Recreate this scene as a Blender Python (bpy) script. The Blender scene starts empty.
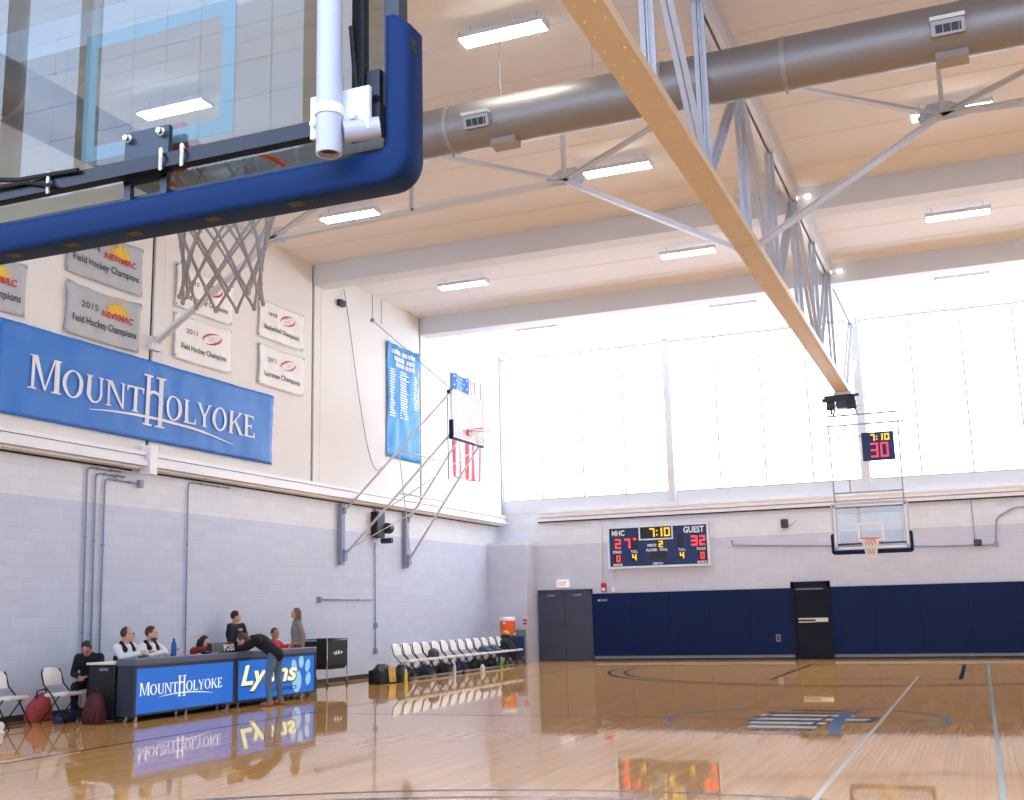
import bpy, bmesh, math, random
from mathutils import Vector, Matrix, noise
random.seed(7)
PI = math.pi
col = bpy.context.scene.collection
scene = bpy.context.scene

# ------------------------------------------------------------------ materials
def lin(c):
    return c/12.92 if c <= .04045 else ((c+.055)/1.055)**2.4
def rgb(h):
    return tuple(lin(int(h[i:i+2], 16)/255) for i in (0, 2, 4)) + (1,)
def new_mat(name):
    m = bpy.data.materials.new(name); m.use_nodes = True
    nt = m.node_tree; b = nt.nodes['Principled BSDF']
    return m, nt, b
def mat(name, h, rough=.6, metal=0, bump=0, scale=60, var=.06, spec=.5, coat=0):
    m, nt, b = new_mat(name)
    c = rgb(h)
    b.inputs['Roughness'].default_value = rough
    b.inputs['Metallic'].default_value = metal
    b.inputs['Specular IOR Level'].default_value = spec
    b.inputs['Coat Weight'].default_value = coat
    n = nt.nodes.new('ShaderNodeTexNoise'); n.inputs['Scale'].default_value = scale
    n.inputs['Detail'].default_value = 3
    tc = nt.nodes.new('ShaderNodeTexCoord'); nt.links.new(tc.outputs['Object'], n.inputs['Vector'])
    mx = nt.nodes.new('ShaderNodeMix'); mx.data_type = 'RGBA'
    mx.inputs[6].default_value = tuple(v*(1-var) for v in c[:3])+(1,)
    mx.inputs[7].default_value = tuple(min(1, v*(1+var)) for v in c[:3])+(1,)
    nt.links.new(n.outputs['Fac'], mx.inputs[0]); nt.links.new(mx.outputs[2], b.inputs['Base Color'])
    if bump:
        bp = nt.nodes.new('ShaderNodeBump'); bp.inputs['Strength'].default_value = bump
        bp.inputs['Distance'].default_value = .01
        nt.links.new(n.outputs['Fac'], bp.inputs['Height']); nt.links.new(bp.outputs['Normal'], b.inputs['Normal'])
    return m
def emis(name, h, s, base='101010'):
    m, nt, b = new_mat(name)
    b.inputs['Base Color'].default_value = rgb(base)
    b.inputs['Emission Color'].default_value = rgb(h); b.inputs['Emission Strength'].default_value = s
    b.inputs['Roughness'].default_value = .4
    return m
def thin_glass(name, tint, refl=1.0):
    m, nt, b = new_mat(name); nt.nodes.remove(b)
    out = nt.nodes['Material Output']
    tr = nt.nodes.new('ShaderNodeBsdfTransparent'); tr.inputs[0].default_value = rgb(tint)
    gl = nt.nodes.new('ShaderNodeBsdfGlossy'); gl.inputs['Roughness'].default_value = .01
    fr = nt.nodes.new('ShaderNodeFresnel'); fr.inputs[0].default_value = 1.5
    mul = nt.nodes.new('ShaderNodeMath'); mul.operation = 'MULTIPLY'; mul.inputs[1].default_value = refl
    geo = nt.nodes.new('ShaderNodeNewGeometry'); inv = nt.nodes.new('ShaderNodeMath'); inv.operation = 'SUBTRACT'; inv.inputs[0].default_value = 1
    nt.links.new(geo.outputs['Backfacing'], inv.inputs[1]); m2 = nt.nodes.new('ShaderNodeMath'); m2.operation = 'MULTIPLY'
    nt.links.new(fr.outputs[0], m2.inputs[0]); nt.links.new(inv.outputs[0], m2.inputs[1]); nt.links.new(m2.outputs[0], mul.inputs[0])
    mx = nt.nodes.new('ShaderNodeMixShader')
    nt.links.new(mul.outputs[0], mx.inputs[0]); nt.links.new(tr.outputs[0], mx.inputs[1]); nt.links.new(gl.outputs[0], mx.inputs[2])
    nt.links.new(mx.outputs[0], out.inputs[0])
    return m

def block_mat(name, along, base=None):
    """painted concrete block; off-white band above 3.52 m"""
    m, nt, b = new_mat(name)
    geo = nt.nodes.new('ShaderNodeNewGeometry'); sep = nt.nodes.new('ShaderNodeSeparateXYZ')
    nt.links.new(geo.outputs['Position'], sep.inputs[0])
    cmb = nt.nodes.new('ShaderNodeCombineXYZ')
    nt.links.new(sep.outputs[along], cmb.inputs[0]); nt.links.new(sep.outputs['Z'], cmb.inputs[1])
    br = nt.nodes.new('ShaderNodeTexBrick'); br.offset = .5
    br.inputs['Scale'].default_value = 1; br.inputs['Brick Width'].default_value = .4; br.inputs['Row Height'].default_value = .2
    br.inputs['Mortar Size'].default_value = .006; br.inputs['Mortar Smooth'].default_value = .5; br.inputs['Bias'].default_value = 0
    br.inputs['Color1'].default_value = (1, 1, 1, 1); br.inputs['Color2'].default_value = (.93, .93, .93, 1); br.inputs['Mortar'].default_value = (.86, .86, .86, 1)
    nt.links.new(cmb.outputs[0], br.inputs['Vector'])
    gt = nt.nodes.new('ShaderNodeMath'); gt.operation = 'GREATER_THAN'; gt.inputs[1].default_value = 3.52
    nt.links.new(sep.outputs['Z'], gt.inputs[0])
    mx = nt.nodes.new('ShaderNodeMix'); mx.data_type = 'RGBA'
    mx.inputs[6].default_value = rgb(base or BLOCK); mx.inputs[7].default_value = rgb(BAND)
    nt.links.new(gt.outputs[0], mx.inputs[0])
    mu = nt.nodes.new('ShaderNodeMix'); mu.data_type = 'RGBA'; mu.blend_type = 'MULTIPLY'; mu.inputs[0].default_value = 1
    nt.links.new(mx.outputs[2], mu.inputs[6]); nt.links.new(br.outputs['Color'], mu.inputs[7])
    nt.links.new(mu.outputs[2], b.inputs['Base Color'])
    b.inputs['Roughness'].default_value = .45
    bp = nt.nodes.new('ShaderNodeBump'); bp.inputs['Strength'].default_value = .35; bp.inputs['Distance'].default_value = .006; bp.invert = True
    nt.links.new(br.outputs['Fac'], bp.inputs['Height']); nt.links.new(bp.outputs['Normal'], b.inputs['Normal'])
    return m
BLOCK = 'c8d2e4'; BAND = 'e3e8ee'

def floor_mat():
    m, nt, b = new_mat('maple_floor')
    geo = nt.nodes.new('ShaderNodeNewGeometry'); sep = nt.nodes.new('ShaderNodeSeparateXYZ')
    nt.links.new(geo.outputs['Position'], sep.inputs[0])
    cmb = nt.nodes.new('ShaderNodeCombineXYZ')
    nt.links.new(sep.outputs['Y'], cmb.inputs[0]); nt.links.new(sep.outputs['X'], cmb.inputs[1])
    br = nt.nodes.new('ShaderNodeTexBrick'); br.offset = .37; br.offset_frequency = 2
    br.inputs['Scale'].default_value = 1; br.inputs['Brick Width'].default_value = 1.1; br.inputs['Row Height'].default_value = .057
    br.inputs['Mortar Size'].default_value = .0012; br.inputs['Bias'].default_value = 0
    br.inputs['Color1'].default_value = rgb('ecb264'); br.inputs['Color2'].default_value = rgb('f0bf78'); br.inputs['Mortar'].default_value = rgb('d49c56')
    nt.links.new(cmb.outputs[0], br.inputs['Vector'])
    mp = nt.nodes.new('ShaderNodeMapping'); mp.inputs['Scale'].default_value = (7, .22, 1)
    nt.links.new(geo.outputs['Position'], mp.inputs['Vector'])
    n = nt.nodes.new('ShaderNodeTexNoise'); n.inputs['Scale'].default_value = 1.6; n.inputs['Detail'].default_value = 5
    nt.links.new(mp.outputs[0], n.inputs['Vector'])
    rmp = nt.nodes.new('ShaderNodeValToRGB'); rmp.color_ramp.elements[0].color = (.84, .82, .79, 1); rmp.color_ramp.elements[1].color = (1.08, 1.07, 1.06, 1)
    rmp.color_ramp.elements[0].position = .3; rmp.color_ramp.elements[1].position = .75
    nt.links.new(n.outputs['Fac'], rmp.inputs[0])
    mu = nt.nodes.new('ShaderNodeMix'); mu.data_type = 'RGBA'; mu.blend_type = 'MULTIPLY'; mu.inputs[0].default_value = 1
    nt.links.new(br.outputs['Color'], mu.inputs[6]); nt.links.new(rmp.outputs[0], mu.inputs[7])
    nt.links.new(mu.outputs[2], b.inputs['Base Color'])
    # varnish: slightly uneven gloss
    b.inputs['Roughness'].default_value = .035; b.inputs['Coat Weight'].default_value = .05; b.inputs['Coat Roughness'].default_value = .03
    b.inputs['IOR'].default_value = 1.5
    return m

def duct_mat():
    m, nt, b = new_mat('galvanised_duct')
    b.inputs['Base Color'].default_value = rgb('928f8d'); b.inputs['Metallic'].default_value = .6; b.inputs['Roughness'].default_value = .5
    tc = nt.nodes.new('ShaderNodeTexCoord')
    w = nt.nodes.new('ShaderNodeTexWave'); w.inputs['Scale'].default_value = 2.2; w.inputs['Distortion'].default_value = .6
    nt.links.new(tc.outputs['Object'], w.inputs['Vector'])
    bp = nt.nodes.new('ShaderNodeBump'); bp.inputs['Strength'].default_value = .12; bp.inputs['Distance'].default_value = .01
    nt.links.new(w.outputs['Fac'], bp.inputs['Height']); nt.links.new(bp.outputs['Normal'], b.inputs['Normal'])
    n = nt.nodes.new('ShaderNodeTexNoise'); n.inputs['Scale'].default_value = 3
    nt.links.new(tc.outputs['Object'], n.inputs['Vector'])
    mr = nt.nodes.new('ShaderNodeMapRange'); mr.inputs['To Min'].default_value = .42; mr.inputs['To Max'].default_value = .58
    nt.links.new(n.outputs['Fac'], mr.inputs[0]); nt.links.new(mr.outputs[0], b.inputs['Roughness'])
    return m

M = {}
M['floor'] = floor_mat()
M['block_left'] = block_mat('painted_block_left', 'Y'); M['block_far'] = block_mat('painted_block_far', 'X', 'cdd1df')
M['cream'] = mat('cream_panel', 'e6e4df', .6, bump=.05, scale=8, var=.02)
M['ceil'] = mat('ceiling_paint', 'e9e7e6', .75, bump=.05, scale=5, var=.03)
M['beam'] = mat('beam_paint', 'd9dde2', .65, var=.02, scale=6)
M['steel_w'] = mat('white_painted_steel', 'd7d8dc', .45, var=.03, scale=12)
M['steel_b'] = mat('bluish_painted_steel', 'c3cad8', .45, var=.03, scale=12)
M['chord'] = mat('cream_painted_chord', 'd9c8ae', .5, var=.04, scale=12)  # white steel; warm bounce from the floor is put into the base colour
M['mullion'] = mat('grey_mullion', 'a4abb9', .5)
M['trunk'] = mat('white_metal_trunking', 'f0f0f2', .4, var=.02)
M['dark'] = mat('dark_gap', '2c2c2f', .7)
M['frame_grey'] = mat('grey_conduit', '8e98b2', .5)
M['black'] = mat('black_paint', '15171b', .45)
M['blackm'] = mat('black_metal', '1b1e24', .35, metal=.4)
M['charcoal'] = mat('charcoal_steel', '3a4048', .45, metal=.3)
M['pad_blue'] = mat('navy_vinyl_backboard_pad', '022a5c', .6, bump=.04, scale=40, spec=.2)
M['pad_navy'] = mat('navy_vinyl_wall_pad', '0a204a', .5, bump=.05, scale=30, spec=.15)
M['padbase'] = mat('pale_base_rail', '7d8492', .5)
M['orange'] = mat('orange_rim_paint', 'd3512c', .4)
M['net'] = mat('grey_white_net_cord', 'a9a6a6', .8)
M['netw'] = mat('white_net_cord', 'e4e0da', .8)
M['white'] = mat('white_paint', 'f0f0f0', .45, var=.02)
M['pipe'] = mat('white_lilac_pipe_paint', 'c2c6da', .35, var=.02)
M['glass'] = thin_glass('backboard_glass', 'dde6e8', 1.15)
M['glass_far'] = thin_glass('far_backboard_glass', 'eef3f6', .8)
def frosted(name):
    m = thin_glass(name, 'f6f8fa', .8); nt = m.node_tree; out = nt.nodes['Material Output']; prev = out.inputs[0].links[0].from_socket
    df = nt.nodes.new('ShaderNodeBsdfDiffuse'); df.inputs[0].default_value = rgb('f2f4f6'); mx = nt.nodes.new('ShaderNodeMixShader'); mx.inputs[0].default_value = .6
    nt.links.new(prev, mx.inputs[1]); nt.links.new(df.outputs[0], mx.inputs[2]); nt.links.new(mx.outputs[0], out.inputs[0]); return m
M['frost'] = frosted('whitish_side_board')
M['decal'] = mat('pale_cyan_glass_line', '9fb4b6', .8, var=.02)
M['decal_w'] = mat('white_glass_line', 'f4f4f4', .4, var=.02)
M['duct'] = duct_mat()
M['vent'] = mat('vent_metal', 'a29c96', .45, metal=.3)
M['door'] = mat('slate_door_paint', '444a5c', .5, var=.03, spec=.3)
M['doorframe'] = mat('slate_door_frame', '363d4e', .5)
M['door_dark'] = mat('dark_navy_door', '0b1220', .5, spec=.2)
M['brass'] = mat('brushed_steel_bar', 'c7b795', .3, metal=.8)
M['banner_blue'] = mat('blue_banner_vinyl', '2a78d0', .5, var=.04, scale=3)
M['list_blue'] = mat('sky_blue_banner_cloth', '4aa0e0', .6, var=.05, scale=3)
M['banner_grey'] = mat('silver_grey_banner_cloth', 'b3b8be', .5, var=.05, scale=4)
M['banner_white'] = mat('white_banner_cloth', 'eeeeec', .6, var=.03, scale=4)
M['ink'] = mat('black_lettering', '26262a', .6)
M['red'] = mat('red_lettering', 'c8242c', .6)
M['yellow'] = mat('yellow_sunburst', 'efc42c', .6)
M['letter_w'] = mat('white_lettering', 'eceef2', .6, var=.02)
M['flag_red'] = mat('flag_red', 'd8555c', .7); M['flag_white'] = mat('flag_white', 'f2f2f2', .7, var=.02); M['flag_blue'] = mat('flag_blue', '4a7fc4', .7)  # red paled so its colour carries the glare of the far windows
M['line_navy'] = mat('navy_court_line', '1f2c4c', .12); M['line_blue'] = mat('blue_court_line', '2f6ba8', .12)
M['line_light'] = mat('pale_blue_court_line', 'a9bdb8', .12); M['line_white'] = mat('white_court_line', 'e4dcc8', .12)
M['sb_navy'] = mat('navy_scoreboard_face', '0f2f62', .5, var=.02); M['sb_dark'] = mat('dark_digit_window', '1a1c22', .4)
M['sb_frame'] = mat('pale_aluminium_frame', 'dfe1e6', .4, metal=.2)
M['seat'] = mat('white_plastic', 'e8e6e0', .4, var=.02); M['emblem'] = mat('grey_emblem', 'b7b7b8', .6)
M['tabledark'] = mat('dark_slate_laminate', '2a3444', .4); M['tabletop'] = mat('slate_table_top', '55617a', .4)
M['chrome'] = mat('chrome', 'c8ccd4', .2, metal=.9)
M['rubber'] = mat('black_rubber', '101113', .7)
M['cooler'] = mat('orange_cooler_plastic', 'f0642a', .4); M['bin'] = mat('navy_plastic_bin', '17305c', .45)
M['greymat'] = mat('grey_panel', '7d828e', .6)
M['skin'] = mat('skin', 'd9a68c', .55, var=.05); M['skin2'] = mat('skin_darker', 'b9826a', .55)
M['hair_black'] = mat('black_hair', '14110f', .5, bump=.3, scale=120); M['hair_brown'] = mat('brown_hair', '4a3325', .5, bump=.3, scale=120)
M['hair_lb'] = mat('light_brown_hair', '7a5a40', .5, bump=.3, scale=120)
M['cl_black'] = mat('black_cloth', '121318', .85, bump=.15, scale=30); M['cl_navyblack'] = mat('dark_navy_cloth', '141a28', .85, bump=.15, scale=30)
M['cl_white'] = mat('white_cloth', 'e6e8ec', .8, bump=.1, scale=30); M['cl_red'] = mat('red_cloth', 'c8202f', .8, bump=.1, scale=30)
M['cl_maroon'] = mat('dark_red_cloth', '8c2026', .8, bump=.1, scale=30); M['cl_grey'] = mat('grey_knit', '8e8a88', .9, bump=.3, scale=90)
M['jeans'] = mat('faded_denim', '5b7896', .85, bump=.2, scale=120); M['shoe_tan'] = mat('tan_suede', 'a07852', .8)
M['shoe_black'] = mat('black_shoe', '121212', .6)
M['eye'] = mat('dark_eye', '1a1412', .3); M['lip'] = mat('lip', 'a8625a', .5)
M['bag_maroon'] = mat('maroon_nylon', '4a141c', .7, bump=.2, scale=40); M['bag_red'] = mat('red_patterned_cloth', 'b04a48', .8, var=.45, scale=18)
M['bag_black'] = mat('black_nylon', '121316', .6, bump=.2, scale=40); M['gold'] = mat('tan_gold_panel', 'c9a868', .6)
M['bottle_blue'] = mat('blue_bottle', '1d4f9c', .3); M['bottle_yellow'] = mat('yellow_bottle', 'd9c320', .35); M['bottle_clear'] = mat('frosted_bottle', 'c9d2d6', .3)
M['bottle_green'] = mat('green_bottle', '6e9c50', .3)
M['firered'] = mat('fire_alarm_red', 'b8222c', .4)
M['led_red'] = emis('red_led', 'ff3428', 1.7); M['led_amber'] = emis('amber_led', 'ffb81a', 1.2)
M['led_pink'] = emis('pink_red_led', 'ff3450', 1.2)
M['screen'] = emis('lit_blue_screen', '1470dc', .48); M['screen_w'] = emis('lit_white_lettering', 'f2f4ff', .62)
M['screen_y'] = emis('lit_pale_yellow_lettering', 'f8f3c0', .62); M['screen_c'] = emis('lit_pale_cyan_paw', '9cd8f6', .5); M['screen_k'] = emis('dark_lettering', '0a1838', .3)
M['lamp_small'] = emis('emergency_lamp_lens', 'fffaf2', 1.6, 'd8d8d8')
M['lamp'] = emis('fluorescent_diffuser', 'fff8ee', 14)
M['window'] = emis('daylit_translucent_panel', 'dfeaff', 3.9, 'd8d8d8')
M['window_back'] = emis('daylit_blue_pane', 'c2daff', 4.2, '8090a0')
M['exit'] = emis('exit_sign_face', 'f4eeee', .2, 'e8e8e8')

# ------------------------------------------------------------------ mesh builder
class MB:
    def __init__(s): s.v = []; s.f = []; s.mi = []; s.k = 0
    def add(s, vs, fs):
        o = len(s.v); s.v += [tuple(v) for v in vs]
        for f in fs: s.f.append(tuple(i+o for i in f)); s.mi.append(s.k)
        return s
    def box(s, x0, x1, y0, y1, z0, z1):
        v = [(x, y, z) for x in (x0, x1) for y in (y0, y1) for z in (z0, z1)]
        return s.add(v, [(0, 1, 3, 2), (4, 6, 7, 5), (0, 4, 5, 1), (2, 3, 7, 6), (0, 2, 6, 4), (1, 5, 7, 3)])
    def bbox(s, x0, x1, y0, y1, z0, z1, r=.01, seg=2):
        bm = bmesh.new(); bmesh.ops.create_cube(bm, size=1)
        for v in bm.verts: v.co = Vector(((x0+x1)/2+v.co.x*(x1-x0), (y0+y1)/2+v.co.y*(y1-y0), (z0+z1)/2+v.co.z*(z1-z0)))
        bmesh.ops.bevel(bm, geom=bm.edges[:], offset=r, segments=seg, affect='EDGES', profile=.5)
        s.addbm(bm); return s
    def addbm(s, bm, mx=None):
        bm.verts.ensure_lookup_table(); bm.verts.index_update()
        s.add([(mx @ v.co if mx else v.co) for v in bm.verts], [[v.index for v in f.verts] for f in bm.faces]); bm.free()
    def obox(s, p0, p1, w, h, up=(0, 0, 1)):
        """bar of w (sideways) x h (along up) between p0 and p1"""
        p0 = Vector(p0); p1 = Vector(p1); d = (p1-p0).normalized(); up = Vector(up)
        if abs(d.dot(up)) > .99: up = Vector((0, 1, 0))
        a = d.cross(up).normalized()*w/2; b = a.cross(d).normalized()*h/2
        v = [p+i*a+j*b for p in (p0, p1) for i in (-1, 1) for j in (-1, 1)]
        return s.add(v, [(0, 2, 3, 1), (4, 5, 7, 6), (0, 1, 5, 4), (2, 6, 7, 3), (0, 4, 6, 2), (1, 3, 7, 5)])
    def tube(s, pts, r, n=8, closed=False, caps=True):
        pts = [Vector(p) for p in pts]; m = len(pts)
        rs = r if isinstance(r, (list, tuple)) else [r]*m
        rings = []; prev = None
        for i, p in enumerate(pts):
            if closed: d = (pts[(i+1) % m]-pts[i-1])
            else: d = pts[min(i+1, m-1)]-pts[max(i-1, 0)]
            d.normalize()
            if prev is None:
                a = d.orthogonal().normalized()
            else:
                a = prev-d*prev.dot(d)
                a = a.normalized() if a.length > 1e-6 else d.orthogonal().normalized()
            prev = a; b = d.cross(a)
            rings.append([p+(a*math.cos(2*PI*k/n)+b*math.sin(2*PI*k/n))*rs[i] for k in range(n)])
        vs = [v for R in rings for v in R]; fs = []
        for i in range(m if closed else m-1):
            j = (i+1) % m
            for k in range(n):
                k2 = (k+1) % n; fs.append((i*n+k, i*n+k2, j*n+k2, j*n+k))
        if caps and not closed: fs += [tuple(range(n-1, -1, -1)), tuple((m-1)*n+k for k in range(n))]
        return s.add(vs, fs)
    def lathe(s, prof, c=(0, 0, 0), n=20, axis='Z'):
        vs = []; fs = []
        for r, z in prof:
            for k in range(n):
                a = 2*PI*k/n; p = (r*math.cos(a), r*math.sin(a), z)
                if axis == 'X': p = (p[2], p[0], p[1])
                if axis == 'Y': p = (p[1], p[2], p[0])
                vs.append((p[0]+c[0], p[1]+c[1], p[2]+c[2]))
        m = len(prof)
        for i in range(m-1):
            for k in range(n): fs.append((i*n+k, i*n+(k+1) % n, (i+1)*n+(k+1) % n, (i+1)*n+k))
        fs += [tuple(range(n-1, -1, -1)), tuple((m-1)*n+k for k in range(n))]
        return s.add(vs, fs)
    def ell(s, c, rx, ry, rz, rot=None, n=12):
        vs = []; fs = []; h = n//2+1
        for i in range(1, h):
            t = PI*i/h
            for k in range(n):
                a = 2*PI*k/n; vs.append(Vector((rx*math.sin(t)*math.cos(a), ry*math.sin(t)*math.sin(a), rz*math.cos(t))))
        vs += [Vector((0, 0, rz)), Vector((0, 0, -rz))]
        if rot: vs = [rot @ v for v in vs]
        vs = [v+Vector(c) for v in vs]; T = len(vs)-2
        for i in range(h-2):
            for k in range(n): fs.append((i*n+k, (i+1)*n+k, (i+1)*n+(k+1) % n, i*n+(k+1) % n))
        for k in range(n):
            fs.append((T, k, (k+1) % n)); fs.append((T+1, (h-2)*n+(k+1) % n, (h-2)*n+k))
        return s.add(vs, fs)
    def cone(s, p0, r0, p1, r1, n=10):
        s.tube([p0, p1], [r0, r1], n); s.ell(p0, r0, r0, r0, n=n); s.ell(p1, r1, r1, r1, n=n); return s
    def prism(s, poly, plane, d0, d1):
        """poly in 2D, extruded; plane gives (a,b,d)->xyz"""
        n = len(poly); vs = [plane(a, b, d0) for a, b in poly]+[plane(a, b, d1) for a, b in poly]
        fs = [tuple(range(n-1, -1, -1)), tuple(range(n, 2*n))]+[(i, (i+1) % n, n+(i+1) % n, n+i) for i in range(n)]
        return s.add(vs, fs)
    def build(s, name, m, parent=None, smooth=False, loc=None):
        me = bpy.data.meshes.new(name); me.from_pydata(s.v, [], s.f)
        for x in (m if isinstance(m, (list, tuple)) else [m]): me.materials.append(x)
        if isinstance(m, (list, tuple)):
            for p, k in zip(me.polygons, s.mi): p.material_index = k
        bm = bmesh.new(); bm.from_mesh(me); bmesh.ops.recalc_face_normals(bm, faces=bm.faces); bm.to_mesh(me); bm.free()
        if smooth:
            for p in me.polygons: p.use_smooth = True
        me.update()
        o = bpy.data.objects.new(name, me); col.objects.link(o)
        if parent: o.parent = parent
        if loc: o.location = loc
        return o
def build_split(mb, name, m, parent, smooth=None, pad=.002):
    """one object per separate piece of the builder"""
    par = list(range(len(mb.v)))
    def find(i):
        while par[i] != i: par[i] = par[par[i]]; i = par[i]
        return i
    for f in mb.f:
        for i in f[1:]: par[find(i)] = find(f[0])
    g = {}
    for i in range(len(mb.v)): g.setdefault(find(i), []).append(i)
    gs = [[set(x), [min(mb.v[i][k] for i in x)-pad for k in range(3)], [max(mb.v[i][k] for i in x)+pad for k in range(3)]] for x in g.values()]
    ch = True
    while ch:
        ch = False
        for a in range(len(gs)):
            for b in range(len(gs)-1, a, -1):
                A, B = gs[a], gs[b]
                if all(A[1][k] <= B[2][k] and B[1][k] <= A[2][k] for k in range(3)):
                    gs[a] = [A[0] | B[0], [min(A[1][k], B[1][k]) for k in range(3)], [max(A[2][k], B[2][k]) for k in range(3)]]; del gs[b]; ch = True
    out = []
    for S, _, _ in gs:
        q = MB(); mp = {}
        for i in sorted(S): mp[i] = len(q.v); q.v.append(mb.v[i])
        for f in mb.f:
            if f[0] in S: q.f.append(tuple(mp[i] for i in f)); q.mi.append(0)
        o = q.build(name, m, parent, smooth=bool(smooth))
        if smooth: smooth_by_angle(o, .5)
        out.append(o)
    return out
def smooth_by_angle(o, ang=.6):
    me = o.data
    bm = bmesh.new(); bm.from_mesh(me)
    for f in bm.faces: f.smooth = True
    for e in bm.edges:
        e.smooth = not (len(e.link_faces) == 2 and e.calc_face_angle(0) > ang)
    bm.to_mesh(me); bm.free(); return o
def thing(name, label, cat, loc=(0, 0, 0), rz=0, group=None):
    o = bpy.data.objects.new(name, None); col.objects.link(o); o.empty_display_size = .1
    o.location = loc; o.rotation_euler = (0, 0, rz); tag(o, label, cat, group); return o
def tag(o, label=None, cat=None, group=None):
    if label: o['label'] = label
    if cat: o['category'] = cat
    if group: o['group'] = group
    return o
def struct(o): o['kind'] = 'structure'; return o
def plabel(o, l): o['label'] = l; return o
def copy_tree(o, parent=None):
    c = o.copy(); col.objects.link(c)
    if parent: c.parent = parent
    for ch in list(o.children): copy_tree(ch, c)
    return c

# text through Blender's built-in font -> polygons in a plane
_tc = {}
def text_polys(txt, shear=0, weight=0):
    key = (txt, shear, weight)
    if key in _tc: return _tc[key]
    cu = bpy.data.curves.new('t', 'FONT'); cu.body = txt; cu.shear = shear; cu.offset = weight; cu.resolution_u = 3
    o = bpy.data.objects.new('t', cu); col.objects.link(o)
    dg = bpy.context.evaluated_depsgraph_get(); me = bpy.data.meshes.new_from_object(o.evaluated_get(dg))
    vs = [v.co.copy() for v in me.vertices]; fs = [tuple(p.vertices) for p in me.polygons]
    bpy.data.objects.remove(o); bpy.data.curves.remove(cu); bpy.data.meshes.remove(me)
    x0 = min(v.x for v in vs); x1 = max(v.x for v in vs); y0 = min(v.y for v in vs); y1 = max(v.y for v in vs)
    _tc[key] = ([((v.x-x0)/(x1-x0), (v.y-y0)/(y1-y0)) for v in vs], fs); return _tc[key]
def put_text(mb, plane, txt, a0, a1, b0, b1, d, shear=0, weight=0):
    vs, fs = text_polys(txt, shear, weight)
    mb.add([plane(a0+(a1-a0)*x, b0+(b1-b0)*y, d) for x, y in vs], fs)
def quad(mb, plane, a0, a1, b0, b1, d):
    mb.add([plane(a0, b0, d), plane(a1, b0, d), plane(a1, b1, d), plane(a0, b1, d)], [(0, 1, 2, 3)])
def polyf(mb, plane, pts, d):
    mb.add([plane(a, b, d) for a, b in pts], [tuple(range(len(pts)))])
SEG = {'0': 'abcdef', '1': 'bc', '2': 'abged', '3': 'abgcd', '4': 'fgbc', '5': 'afgcd', '6': 'afgedc', '7': 'abc', '8': 'abcdefg', '9': 'abcdfg'}
def digit(mb, plane, ch, a, b, w, h, t, d):
    R = {'a': (0, w, h-t, h), 'g': (0, w, h/2-t/2, h/2+t/2), 'd': (0, w, 0, t), 'f': (0, t, h/2, h), 'e': (0, t, 0, h/2), 'b': (w-t, w, h/2, h), 'c': (w-t, w, 0, h/2)}
    for q in SEG[ch]:
        x0, x1, y0, y1 = R[q]; g = t*.06
        quad(mb, plane, a+x0+g, a+x1-g, b+y0+g, b+y1-g, d+(0 if q in 'agd' else .0008))

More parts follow.
